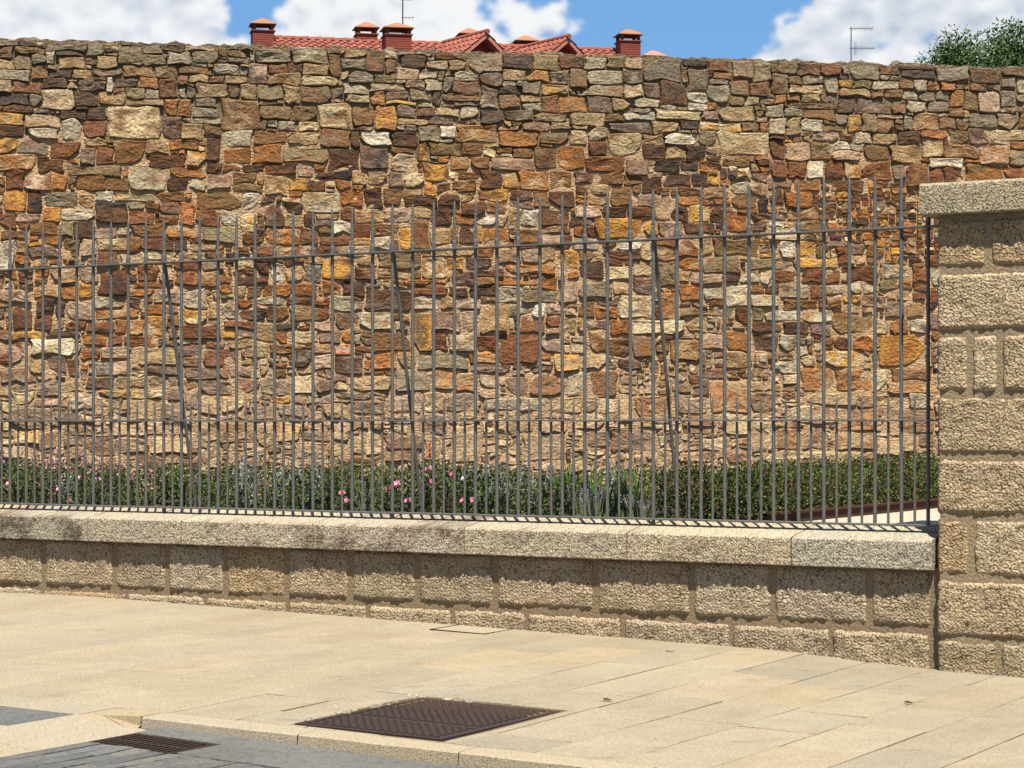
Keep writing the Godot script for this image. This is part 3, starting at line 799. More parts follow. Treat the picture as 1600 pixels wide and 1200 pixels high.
	324,243,345,258,"mm", 345,244,356,257,"oy", 278,244,289,257,"ro", 232,238,253,247,"tt", 255,231,270,246,"tc", 272,235,295,243,"bt", 319,234,335,243,"to", 339,233,355,243,"ps", 340,215,365,232,"md", 301,222,313,234,"dg",
	317,220,335,233,"pp", 374,384,389,401,"dd", 389,388,410,407,"bb", 410,398,428,408,"tt", 431,399,444,412,"oy", 445,402,461,413,"dr", 413,387,447,397,"dB", 489,393,522,407,"by", 448,390,471,402,"dd", 472,395,485,403,"tl",
	523,396,546,407,"dm", 565,393,589,406,"dd", 548,393,565,405,"bm", 477,380,494,393,"rd", 498,381,515,393,"bp", 361,370,386,384,"to", 389,376,418,387,"pm", 423,375,439,386,"tt", 439,372,462,386,"dd", 487,370,506,380,"wp",
	511,369,521,381,"pp", 521,369,531,384,"tp", 538,372,554,387,"ww", 523,387,544,396,"mm", 358,354,375,370,"rd", 378,355,405,370,"bt", 421,345,439,375,"rb", 405,346,417,362,"yy", 465,369,483,379,"oo", 555,370,583,383,"dd",
	488,355,495,369,"yy", 495,354,519,368,"ot", 474,354,483,369,"dd", 444,350,458,361,"tt", 534,354,553,364,"bb", 559,352,577,361,"pp", 559,362,578,370,"tt", 357,345,375,354,"yt", 339,334,375,345,"lt", 381,346,393,355,"ll",
	439,336,464,348,"ct", 466,336,484,345,"tt", 540,330,554,342,"pp", 559,331,573,350,"tt", 512,333,531,343,"mt", 384,321,427,337,"BG", 364,323,384,335,"tt", 430,316,455,335,"co", 455,324,477,336,"yt", 477,322,502,336,"dm",
	573,327,596,341,"yc", 521,317,571,330,"ot", 362,311,383,323,"dB", 385,311,416,321,"tb", 418,312,430,321,"bb", 466,306,488,322,"dm", 488,313,517,322,"rd", 511,306,550,313,"ot", 557,301,577,317,"or", 416,307,437,312,"yo",
	424,296,459,306,"rb", 480,295,503,306,"dk", 459,293,480,306,"dd", 371,282,418,297,"dm", 511,291,536,306,"lw", 536,288,574,301,"Gg", 577,291,596,308,"pm", 423,282,450,292,"pw", 450,281,466,293,"tt", 467,280,493,293,"pm",
	493,289,507,295,"pb", 522,275,547,288,"lG", 547,274,562,287,"ww", 562,274,578,288,"pm", 365,257,397,273,"lt", 444,257,472,280,"mp", 493,256,522,288,"tb", 537,259,562,274,"br", 562,266,578,274,"rr", 472,256,485,277,"pp",
	423,239,440,273,"By", 383,236,417,257,"bB", 444,237,457,257,"rd", 457,236,490,256,"lt", 513,225,553,256,"rb", 559,236,578,254,"mp", 490,236,508,249,"rr", 490,224,508,236,"ot", 578,257,596,274,"tc", 428,221,477,236,"Gg",
	382,220,403,235,"ot", 576,216,596,236,"ty", 404,222,425,235,"to", 612,404,631,413,"GG", 631,393,652,413,"Bb", 626,380,651,391,"dd", 620,362,668,379,"yo", 612,393,630,404,"tt", 651,380,678,392,"dr", 664,393,676,406,"gg",
	680,382,698,402,"tp", 706,393,727,403,"oo", 698,379,717,393,"dd", 718,377,739,393,"yc", 739,375,757,392,"dd", 717,367,744,375,"dr", 735,403,757,416,"tm", 710,404,730,413,"db", 763,395,792,406,"Bb", 785,406,803,415,"pb",
	792,388,806,405,"kk", 806,399,822,414,"dd", 822,398,849,411,"ob", 768,406,781,415,"ll", 759,370,777,383,"or", 789,380,824,388,"mb", 825,382,855,390,"bt", 822,372,841,380,"tt", 841,371,865,379,"Bb", 807,372,822,380,"ww",
	807,357,836,372,"lt", 687,361,707,374,"pm", 668,359,681,372,"yy", 595,343,621,353,"ll", 595,380,623,390,"pt", 641,348,665,355,"lw", 621,335,661,346,"dd", 665,335,676,356,"tl", 744,340,792,355,"BB", 706,341,724,356,"rp",
	732,342,744,360,"tm", 680,338,703,349,"tt", 680,349,703,359,"rb", 785,325,829,340,"Gg", 821,339,836,357,"ww", 836,339,854,356,"yb", 844,328,877,339,"yt", 737,322,773,340,"GG", 707,324,730,335,"ot", 656,319,677,335,"tl",
	631,311,656,326,"ct", 680,310,703,330,"GG", 600,318,621,330,"dd", 596,293,631,312,"Gg", 633,298,653,311,"ct", 656,297,677,312,"mr", 707,311,720,323,"tt", 720,310,754,322,"pt", 707,295,729,310,"ob", 773,311,792,325,"lp",
	793,311,809,325,"wc", 814,313,842,325,"br", 759,315,772,322,"dd", 842,312,863,328,"dr", 850,296,866,312,"rb", 817,296,850,311,"Gl", 757,286,786,306,"cl", 786,299,800,311,"rb", 801,299,817,311,"dd", 708,276,767,286,"GG",
	732,296,753,310,"ll", 788,286,817,299,"lt", 825,284,855,296,"bB", 639,272,675,297,"cl", 596,273,616,292,"bd", 620,285,636,293,"mm", 616,272,639,285,"bo", 689,276,707,298,"ot", 801,270,840,284,"lw", 842,271,863,284,"lt",
	786,273,801,286,"GG", 767,269,786,285,"dr", 655,257,714,272,"cw", 596,259,608,273,"tt", 608,260,628,272,"mp", 632,257,653,272,"oo", 714,257,735,276,"tG", 608,236,628,260,"bt", 632,233,653,248,"bd", 657,231,678,253,"bm",
	701,232,728,248,"bt", 759,239,784,258,"bo", 793,244,816,257,"md", 816,242,837,256,"lG", 825,257,851,270,"dm", 851,259,870,270,"mm", 788,257,806,266,"dd", 732,244,754,257,"pt", 605,220,628,236,"tc", 642,221,661,231,"dm",
	760,223,783,237,"tB", 815,217,840,226,"ll", 869,315,885,325,"rr", 885,312,925,327,"dr", 940,318,965,330,"lt", 965,316,982,327,"ro", 871,300,888,312,"lt", 898,301,909,312,"ll", 914,302,924,311,"ll", 932,305,947,318,"GG",
	869,284,888,300,"bp", 888,293,894,300,"ty", 900,291,911,300,"yt", 911,289,935,300,"tm", 935,294,946,304,"tc", 947,295,965,306,"tt", 966,294,979,304,"rd", 972,304,983,313,"bb", 935,276,958,293,"mm", 959,277,978,294,"tt",
	891,281,908,291,"tG", 876,258,922,279,"tb", 924,258,938,276,"cc", 939,260,957,275,"bo", 963,259,983,274,"lg", 876,279,890,284,"db", 869,273,876,283,"ll", 899,239,919,258,"or", 880,239,899,252,"dr", 869,239,879,253,"br",
	934,225,979,258,"oy", 872,225,907,239,"yc", 988,314,997,328,"ll", 987,287,994,302,"kr", 988,266,994,278,"mm", 86,196,111,209,"dB", 117,196,146,210,"tG", 148,196,165,209,"Gt", 38,189,59,203,"mm", 15,194,35,202,"pm",
	64,192,86,202,"tt", 0,193,9,202,"tt", 11,183,36,194,"ct", 102,187,129,196,"yG", 130,187,142,196,"yt", 143,185,164,196,"ct", 38,178,68,189,"bp", 69,173,93,192,"lp", 14,153,51,178,"mb", 51,165,78,173,"dm",
	204,191,232,206,"md", 223,175,242,191,"ct", 170,183,181,196,"md", 160,167,183,183,"md", 199,173,219,191,"tt", 242,190,259,207,"rm", 186,178,199,192,"mm", 132,165,160,185,"tt", 98,179,117,187,"tp", 63,148,90,159,"bm",
	17,141,36,153,"yc", 39,137,61,153,"bb", 83,128,115,148,"bm", 116,131,147,147,"tm", 150,129,187,145,"tc", 6,128,36,140,"pt", 66,137,83,148,"md", 100,109,122,128,"bt", 139,112,161,129,"rm", 68,128,83,137,"bb",
	116,148,136,163,"pt", 140,147,165,164,"tp", 195,146,219,164,"tt", 220,144,259,163,"bt", 264,191,276,206,"gg", 279,190,294,205,"mg", 294,193,320,207,"cc", 320,193,333,205,"dm", 356,194,397,209,"tG", 402,194,439,216,"gg",
	294,182,308,193,"mm", 310,181,336,193,"mg", 275,182,290,190,"oy", 341,185,373,194,"md", 360,174,390,185,"dm", 392,172,428,194,"mp", 329,165,356,181,"tb", 281,172,310,182,"mg", 258,167,277,178,"mm", 433,174,454,194,"tc",
	424,151,454,172,"mg", 456,175,483,191,"gm", 466,199,487,213,"ot", 444,200,466,215,"to", 489,198,509,210,"pl", 489,190,508,198,"pp", 259,142,277,158,"tp", 280,142,301,159,"ty", 308,142,330,153,"md", 315,153,336,163,"pm",
	391,134,432,149,"rd", 392,124,425,134,"rb", 371,129,390,149,"tc", 361,120,391,128,"rb", 299,127,331,142,"tp", 334,129,356,141,"tp", 356,129,371,144,"tt", 466,123,489,155,"tc", 402,151,411,162,"cc", 432,125,447,149,"tt",
	336,145,356,164,"pt", 544,191,585,216,"rb", 585,194,606,214,"lp", 607,191,637,218,"br", 538,175,564,191,"lp", 564,171,602,191,"tp", 602,172,616,186,"dm", 618,173,637,187,"cc", 501,174,532,187,"ll", 523,152,546,174,"Gt",
	559,152,581,163,"tp", 594,153,623,171,"tc", 609,141,630,153,"bm", 523,194,544,208,"bm", 541,125,580,149,"pt", 484,213,522,224,"mm", 657,167,696,188,"ob", 641,167,657,187,"tc", 709,173,735,190,"pm", 720,158,744,170,"rm",
	742,171,783,206,"ot", 734,207,756,218,"rm", 633,133,679,151,"mr", 733,191,739,205,"dd", 722,153,744,158,"bb", 787,176,806,193,"bm", 761,152,784,170,"ct", 785,143,806,165,"ct", 708,124,744,130,"tr", 761,122,784,129,"rm",
	734,131,753,142,"cc", 687,118,700,132,"tt", 842,196,875,218,"ot", 884,196,918,216,"ob", 922,197,938,215,"cl", 938,194,993,207,"ot", 946,208,986,218,"bd", 850,179,902,196,"tG", 909,178,962,194,"tb", 965,177,982,192,"lg",
	832,167,851,179,"cl", 884,153,922,176,"bo", 938,153,988,177,"bm", 854,164,878,177,"rp", 844,133,866,155,"mr", 818,135,844,152,"bo", 884,134,922,152,"bt", 927,129,957,142,"tc", 958,134,973,145,"Gt", 973,141,993,147,"dd",
	805,115,906,132,"ct",
]

const TONES := {"o": [182, 118, 60], "y": [218, 162, 76], "b": [138, 98, 58], "d": [86, 60, 43], "k": [62, 52, 48], "r": [132, 82, 52], "p": [200, 168, 138], "m": [142, 116, 98],
	"t": [188, 156, 112], "c": [221, 197, 151], "w": [228, 215, 187], "g": [146, 133, 111], "G": [143, 126, 92], "l": [194, 179, 149], "B": [134, 106, 66], "s": [214, 134, 92]}

func warp(p: Vector2) -> Vector2:
	return p + Vector2(warp_noise.get_noise_3d(p.x * 5.0, p.y * 5.0, 0.0), warp_noise.get_noise_3d(p.x * 5.0, p.y * 5.0, 40.0)) * 0.03 + Vector2(warp_noise.get_noise_3d(p.x * 17.0, p.y * 17.0, 90.0), warp_noise.get_noise_3d(p.x * 17.0, p.y * 17.0, 140.0)) * 0.009

func tone(k: String) -> Color:
	var a: Array = TONES[k]
	return shade(lin(a[0], a[1], a[2]), 0.9)

func rusted(c: Color, p: Vector2) -> Color:   # iron stain that runs in ragged patches from stone to stone through the middle of the wall
	var k := smoothstep(2.1, 2.9, p.y) * smoothstep(5.0, 4.2, p.y) * 0.55 + 0.12
	k *= smoothstep(-0.05, 0.28, tone_noise.get_noise_3d(p.x * 3.2, p.y * 5.0, 700.0)) * (0.7 + 0.6 * tone_noise.get_noise_3d(p.x * 24.0, p.y * 24.0, 720.0))
	return c.lerp(lin(128, 80, 42), clampf(k, 0.0, 0.7))

func face_height(p: Vector2, off: float, rough: float) -> float:   # broad facets with a little bedding
	var a := relief_noise.get_noise_3d(p.x * 5.0, p.y * 7.0, off)
	var b := warp_noise.get_noise_3d(p.x * 16.0, p.y * 26.0, off)
	return (snappedf(a, 0.22) * 0.6 + a * 0.4) * 0.016 * rough + b * 0.004 * rough

func rubble(s: Shape, r: Rect2, code: String, origin: Vector3) -> void:   # one wall stone, faces pushed into s
	var joint := rng.randf_range(0.002, 0.008) + (0.003 if r.get_center().y < 3.4 else 0.0)
	var w := r.size.x * 0.5 - joint
	var h := r.size.y * 0.5 - joint
	var c := r.get_center()
	# outline: a rectangle with its corners cut by uneven amounts
	var cut := []
	var habit := rng.randf()
	for k in 4: cut.append(rng.randf_range(0.05, 0.3) if habit < 0.45 else rng.randf_range(0.35, 0.75))
	if habit > 0.60:   # angular: one or two corners broken off
		for k in 4: cut[k] = rng.randf_range(0.04, 0.22)
		cut[rng.randi() % 4] = rng.randf_range(0.6, 1.1)
		if rng.randf() < 0.5: cut[rng.randi() % 4] = rng.randf_range(0.5, 0.9)
	var bulge := 0.3 if habit >= 0.45 and habit <= 0.60 else 0.1
	var skew := rng.randf_range(-0.3, 0.3)
	var sgn := [[1, 1], [-1, 1], [-1, -1], [1, -1]]
	var out: Array[Vector2] = []
	var m := minf(w, h)
	for k in 4:
		var sx: float = sgn[k][0]
		var sy: float = sgn[k][1]
		var cx: float = cut[k] * (m + 0.5 * (w - m)) * 1.1
		var cy: float = cut[k] * (m + 0.5 * (h - m)) * 1.1
		var a := Vector2(sx * w, sy * (h - cy))
		var b := Vector2(sx * (w - cx), sy * h)
		var mid := (a + b) * 0.5 + Vector2(sx * cx, sy * cy) * rng.randf_range(bulge - 0.06, bulge + 0.12)
		if k % 2 == 0: out.append_array([a, mid, b])
		else: out.append_array([b, mid, a])
		# a point along the side to the next corner
		var nk := (k + 1) % 4
		if k == 0: out.append(Vector2(rng.randf_range(-0.3, 0.3) * w, h * rng.randf_range(0.9, 1.02)))
		elif k == 1: out.append(Vector2(-w * rng.randf_range(0.9, 1.03), rng.randf_range(-0.3, 0.3) * h))
		elif k == 2: out.append(Vector2(rng.randf_range(-0.3, 0.3) * w, -h * rng.randf_range(0.9, 1.02)))
		else: out.append(Vector2(w * rng.randf_range(0.9, 1.03), rng.randf_range(-0.3, 0.3) * h))
	var n := out.size()
	var p2: Array[Vector2] = []
	for q in out:
		p2.append(warp(c + Vector2(q.x + q.y * skew * 0.5 * (1.0 - absf(q.x) / w), q.y)))
	var cc := warp(c)
	var front := rng.randf_range(0.012, 0.023) + (0.012 if rng.randf() < 0.15 else 0.0)
	var bev := minf(0.010, m * 0.22)
	var tx := rng.randf_range(-0.09, 0.09)
	var ty := rng.randf_range(-0.14, 0.10)
	var ca := shade(tone(code[0]), rng.randf_range(0.86, 1.12))
	var cb := shade(tone(code[1]), rng.randf_range(0.86, 1.12))
	var smear := 0.24 * smoothstep(2.3, 1.8, c.y)   # sandy mortar smeared over the lowest stones
	if code[0] == code[1]: cb = shade(ca, rng.randf_range(0.62, 0.85)).lerp(tone("t"), 0.1)
	var crusty := 0.26 * smoothstep(4.4, 5.0, c.y)   # grey-brown lichen dulls the top courses
	ca = ca.lerp(lin(128, 114, 92), crusty)
	cb = cb.lerp(lin(128, 114, 92), crusty)
	var off := rng.randf() * 300.0
	var rough := rng.randf_range(0.4, 1.3)
	var rings := []
	var cols := []
	for f in [[0.0, -0.05], [0.0, front - bev], [bev, front], [0.76, front], [0.5, front], [0.24, front]]:
		var ring: Array[Vector3] = []
		var rc: Array[Color] = []
		for q in p2:
			var e := q - cc
			var l := e.length()
			var k: float = maxf(1.0 - f[0] / maxf(l, 0.02), 0.8) if f[0] < 0.2 else f[0]
			var w2 := cc + e * k
			var d := w2 - cc
			var z: float = f[1]
			if f[1] > 0.0: z += face_height(w2, off, rough) + d.x * tx + d.y * ty
			ring.append(Vector3(w2.x, w2.y, z) - origin)
			var t := smoothstep(-0.1, 0.22, tone_noise.get_noise_3d(w2.x * 5.5, w2.y * 8.0, off)) * 0.9
			rc.append(shade(rusted(ca.lerp(cb, t).lerp(lin(222, 190, 152), smear), w2), rng.randf_range(0.9, 1.08)))
		rings.append(ring); cols.append(rc)
	var mid3 := Vector3(cc.x, cc.y, front + face_height(cc, off, rough)) - origin
	var mc := ca.lerp(cb, smoothstep(-0.1, 0.22, tone_noise.get_noise_3d(cc.x * 5.5, cc.y * 8.0, off)) * 0.9)
	for k in 5:
		for i in n:
			var j := (i + 1) % n
			s.tri3(rings[k][i], rings[k][j], rings[k + 1][j], cols[k][i], cols[k][j], cols[k + 1][j])
			s.tri3(rings[k][i], rings[k + 1][j], rings[k + 1][i], cols[k][i], cols[k + 1][j], cols[k + 1][i])
	for i in n:
		var j := (i + 1) % n
		s.tri3(rings[5][i], rings[5][j], mid3, cols[5][i], cols[5][j], mc)

func make_stone_wall() -> void:
	var root := thing("stone_wall", "tall old rubble wall of rusty brown, grey and cream stones", "wall", Vector3(-10.717, 0, -2.649), deg_to_rad(39.455))
	const U0 := -2.6
	const U1 := 13.6
	const V0 := 0.86
	const V1 := 5.52
	const CELL := 0.02
	var cols := int((U1 - U0) / CELL)
	var rows := int((V1 - V0) / CELL)
	var used := PackedByteArray()
	used.resize(cols * rows)
	var free := func(i0: int, j0: int, i1: int, j1: int) -> bool:
		if i0 < 0 or j0 < 0 or i1 > cols or j1 > rows: return false
		for j in range(j0, j1):
			for i in range(i0, i1):
				if used[j * cols + i]: return false
		return true
	var fill := func(i0: int, j0: int, i1: int, j1: int) -> void:
		for j in range(maxi(j0, 0), mini(j1, rows)):
			for i in range(maxi(i0, 0), mini(i1, cols)): used[j * cols + i] = 1
	var placed := []
	var k := 0
	while k < STONES.size():
		var i0 := roundi((STONES[k] / 100.0 - U0) / CELL)
		var j0 := roundi((STONES[k + 1] / 100.0 - V0) / CELL)
		var i1 := maxi(i0 + 2, roundi((STONES[k + 2] / 100.0 - U0) / CELL))
		var j1 := maxi(j0 + 2, roundi((STONES[k + 3] / 100.0 - V0) / CELL))
		j1 = mini(j1, rows)   # the wall is levelled off at the top
		placed.append([i0, j0, i1, j1, STONES[k + 4]])
		fill.call(i0, j0, i1, j1)
		k += 5
	for p in placed + placed:   # close narrow gaps beside the stones
		if free.call(p[0] - 1, p[1], p[0], p[3]): p[0] -= 1
		if free.call(p[2], p[1], p[2] + 1, p[3]): p[2] += 1
		if free.call(p[0], p[1] - 1, p[2], p[1]): p[1] -= 1
		if free.call(p[0], p[3], p[2], p[3] + 1): p[3] += 1
		fill.call(p[0], p[1], p[2], p[3])
	# smaller stones and pinnings in what is left
	var top_mix := "gGltbdmkgBtl"
	var mid_mix := "brdombtydrBkoc"
	var low_mix := "tbmprotgclBdbm"
	var base_mix := "tpcbmtpcr"
	for j in rows:
		for i in cols:
			if used[j * cols + i]: continue
			var inside: bool = i * CELL + U0 > -0.05 and i * CELL + U0 < 11.0
			var tw := rng.randi_range(4, 14) if not inside else rng.randi_range(3, 11)
			var th := rng.randi_range(3, 8) if not inside else rng.randi_range(2, 6)
			var i1 := i
			while i1 < cols and i1 - i < tw and not used[j * cols + i1]: i1 += 1
			var j1 := j + 1
			while j1 < rows and j1 - j < th and free.call(i, j1, i1, j1 + 1): j1 += 1
			if i1 - i < 3 or j1 - j < 2 or (i1 - i) * 2 < j1 - j:
				used[j * cols + i] = 1
				continue
			var v := V0 + j * CELL + warp_noise.get_noise_2d(i * 0.03, 7.0) * 0.4
			var mix := top_mix if v > 4.55 else (mid_mix if v > 3.1 else (low_mix if v > 1.9 else base_mix))
			placed.append([i, j, i1, j1, mix[rng.randi() % mix.length()] + mix[rng.randi() % mix.length()]])
			fill.call(i, j, i1, j1)
	# the 300 that show largest are parts of their own, the others one part
	var order := []
	for q in placed.size():
		var p: Array = placed[q]
		var u: float = U0 + (p[0] + p[2]) * 0.5 * CELL
		var v: float = V0 + (p[1] + p[3]) * 0.5 * CELL
		var area: float = float((p[2] - p[0]) * (p[3] - p[1]))
		if u < 0.0 or u > 10.9 or v < 1.3 or (u > 10.0 and v < 4.0): area = 0.0
		order.append([area, q])
	order.sort_custom(func(a, b): return a[0] > b[0] or (a[0] == b[0] and a[1] < b[1]))
	var rest := Shape.new()
	for o in order.size():
		var p: Array = placed[order[o][1]]
		var r := Rect2(U0 + p[0] * CELL, V0 + p[1] * CELL, (p[2] - p[0]) * CELL, (p[3] - p[1]) * CELL)
		if o < 300 and order[o][0] > 0.0:
			var s := Shape.new()
			var at := Vector3(r.get_center().x, r.get_center().y, 0)
			rubble(s, r, p[4], at)
			put("stone", s.mesh(), mat.rock, root, at)
		else:
			rubble(rest, r, p[4], Vector3.ZERO)
	var st := put("small_stones", rest.mesh(), mat.rock, root)
	st.set_meta("kind", "stuff")
	# mortar face between the stones, uneven, grey at the top where it weathered out and sandy below; then the body of the wall
	var m := Shape.new()
	var du := 0.045
	var nu := int((U1 - U0) / du)
	var nv := int((V1 - 0.4) / du)
	var pos := []
	var col := []
	for j in nv + 1:
		for i in nu + 1:
			var u := U0 + i * du
			var v := 0.4 + j * (V1 - 0.4) / nv
			var old := smoothstep(4.2, 4.9, v + warp_noise.get_noise_2d(u * 1.5, v * 1.5) * 0.7)
			var z := 0.002 + relief_noise.get_noise_3d(u * 9.0, v * 9.0, 500.0) * 0.011 - 0.015 * old + 0.004 * smoothstep(2.4, 1.8, v)
			var vv := v + (warp_noise.get_noise_2d(u * 6.0, 77.0) * 0.03 if j == nv else 0.0)
			pos.append(Vector3(u, vv, z))
			var base := shade(lin(220, 184, 142), 0.86).lerp(shade(lin(152, 134, 106), 0.8), old)
			col.append(shade(base, 0.9 + 0.35 * tone_noise.get_noise_3d(u * 7.0, v * 7.0, 20.0)))
	for j in nv:
		for i in nu:
			var a := j * (nu + 1) + i
			var b := a + 1
			var c := b + nu + 1
			var d := a + nu + 1
			m.tri3(pos[a], pos[b], pos[c], col[a], col[b], col[c])
			m.tri3(pos[a], pos[c], pos[d], col[a], col[c], col[d])
	for i in nu:   # rough top
		var a: Vector3 = pos[nv * (nu + 1) + i]
		var b: Vector3 = pos[nv * (nu + 1) + i + 1]
		var prev_a := a
		var prev_b := b
		for q in 5:
			var z := -0.15 * (q + 1)
			var na := Vector3(a.x, a.y + warp_noise.get_noise_2d(a.x * 5.0, z * 5.0) * 0.05 + 0.015, z)
			var nb := Vector3(b.x, b.y + warp_noise.get_noise_2d(b.x * 5.0, z * 5.0) * 0.05 + 0.015, z)
			m.quad(prev_a, prev_b, nb, na, shade(lin(140, 126, 104), 0.7))
			prev_a = na
			prev_b = nb
	put("mortar", m.mesh(), mat.mortar, root)
	var body := Shape.new()
	body.box(Vector3(U0, -0.9, -0.74), Vector3(U1, V1 - 0.08, -0.03), shade(lin(150, 130, 100), 0.6))
	put("wall_core", body.mesh(), mat.mortar, root)

# ------------------------------------------------------------------ iron fence
func flat_bar(x0: float, x1: float, y: float, z: float, wide: float, thick: float, col: Color) -> ArrayMesh:
	var s := Shape.new()
	var b := 0.002
	var h := thick * 0.5
	var w := wide * 0.5
	var prof := [[-w, -h + b], [-w + b, -h], [w - b, -h], [w, -h + b], [w, h - b], [w - b, h], [-w + b, h], [-w, h - b]]
	var n := int((x1 - x0) / 0.37)
	for k in n:
		var a := lerpf(x0, x1, float(k) / n)
		var d := lerpf(x0, x1, float(k + 1) / n)
		var ya := y + warp_noise.get_noise_2d(a * 1.3, y * 7.0) * 0.003
		var yd := y + warp_noise.get_noise_2d(d * 1.3, y * 7.0) * 0.003
		for i in 8:
			var p: Array = prof[i]
			var q: Array = prof[(i + 1) % 8]
			s.quad(Vector3(a, ya + p[1], z + p[0]), Vector3(a, ya + q[1], z + q[0]), Vector3(d, yd + q[1], z + q[0]), Vector3(d, yd + p[1], z + p[0]), col)
	return s.mesh()

func make_fence() -> void:
	var root := thing("iron_fence", "grey painted iron fence of tall and short spear-tipped bars on the low wall", "fence")
	var grey_paint := lin(101, 101, 99)
	var left := -9.7
	put("top_rail", flat_bar(left, 0.15, 2.915, 0.0, 0.078, 0.013, grey_paint), mat.iron_paint, root)
	put("middle_rail", flat_bar(left, 0.15, 1.630, 0.0, 0.078, 0.013, grey_paint), mat.iron_paint, root)
	put("bottom_rail", flat_bar(left, 0.10, 0.928, 0.0, 0.06, 0.014, grey_paint), mat.iron_paint, root)
	var tall := Shape.new()
	tall.lathe(PackedVector2Array([Vector2(0.0132, 0.93), Vector2(0.0130, 1.62), Vector2(0.0130, 2.91)]), 10, grey_paint)
	var spike := Shape.new()
	spike.lathe(PackedVector2Array([Vector2(0.0175, 2.918), Vector2(0.0182, 2.93), Vector2(0.0182, 2.968), Vector2(0.0165, 2.978), Vector2(0.0128, 2.981), Vector2(0.0124, 3.018), Vector2(0.0108, 3.020), Vector2(0.0108, 3.026), Vector2(0.0128, 3.028), Vector2(0.0122, 3.12), Vector2(0.0106, 3.20), Vector2(0.0088, 3.245), Vector2(0.0046, 3.268), Vector2(0.0, 3.282)]), 10, grey_paint)
	var short := Shape.new()
	short.lathe(PackedVector2Array([Vector2(0.0096, 0.93), Vector2(0.0096, 1.62)]), 8, grey_paint)
	var tip := Shape.new()
	tip.lathe(PackedVector2Array([Vector2(0.0110, 1.635), Vector2(0.0110, 1.652), Vector2(0.0088, 1.656), Vector2(0.0086, 1.672), Vector2(0.0070, 1.674), Vector2(0.0070, 1.678), Vector2(0.0086, 1.680), Vector2(0.0072, 1.745), Vector2(0.0042, 1.782), Vector2(0.0, 1.803)]), 8, grey_paint)
	var collar := Shape.new()
	collar.lathe(PackedVector2Array([Vector2(0.0135, 2.985), Vector2(0.0215, 2.983), Vector2(0.0225, 2.972), Vector2(0.0225, 2.926), Vector2(0.0135, 2.925)].duplicate()), 10, grey_paint)
	var tm := tall.mesh()
	var sm := spike.mesh()
	var hm := short.mesh()
	var pm := tip.mesh()
	var cm := collar.mesh()
	var i := 0
	while -0.1845 * i > left + 0.05:
		var x := -0.1845 * i + (rng.randf() - 0.5) * 0.004
		var bar := put("bar", tm, mat.iron_paint, root, Vector3(x, 0, 0))
		var sp := put("spike", sm, mat.iron_paint, bar)
		sp.position.y = (rng.randf() - 0.5) * 0.008
		bar.rotation.z = (rng.randf() - 0.5) * 0.0012
		var sh := put("short_bar", hm, mat.iron_paint, root, Vector3(x - 0.0925, 0, 0))
		var ti := put("spike", pm, mat.iron_paint, sh)
		ti.position.y = (rng.randf() - 0.5) * 0.012
		if i % 12 == 11:
			put("collar", cm, mat.iron_paint, bar)
			var f := Shape.new()
			f.tube(Vector3(0, 0.86, 0), Vector3(0, 0.935, 0), 0.014, 0.014, 8, grey_paint)
			put("foot", f.mesh(), mat.iron_paint, bar)
			# raking stay behind the braced bar, with spacers at the middle and the foot
			var b := Shape.new()
			var za := -0.02
			var zb := -0.40
			var p := []
			for q in [[za, 2.90], [zb, 1.0], [zb - 0.01, 0.86]]:
				p.append(Vector3(0, q[1], q[0]))
			b.tube(p[0], p[1], 0.0135, 0.0135, 8, grey_paint)
			b.tube(p[1], p[2], 0.0135, 0.0135, 8, grey_paint)
			var stay := put("stay", b.mesh(), mat.iron_paint, root, Vector3(x, 0, 0))
			for y in [1.607, 0.975]:
				var zz := lerpf(za, zb, (2.90 - y) / 1.90)
				var sp2 := Shape.new()
				sp2.box(Vector3(-0.008, y - 0.008, zz), Vector3(0.008, y + 0.008, -0.012), grey_paint)
				put("spacer", sp2.mesh(), mat.iron_paint, stay)
		i += 1

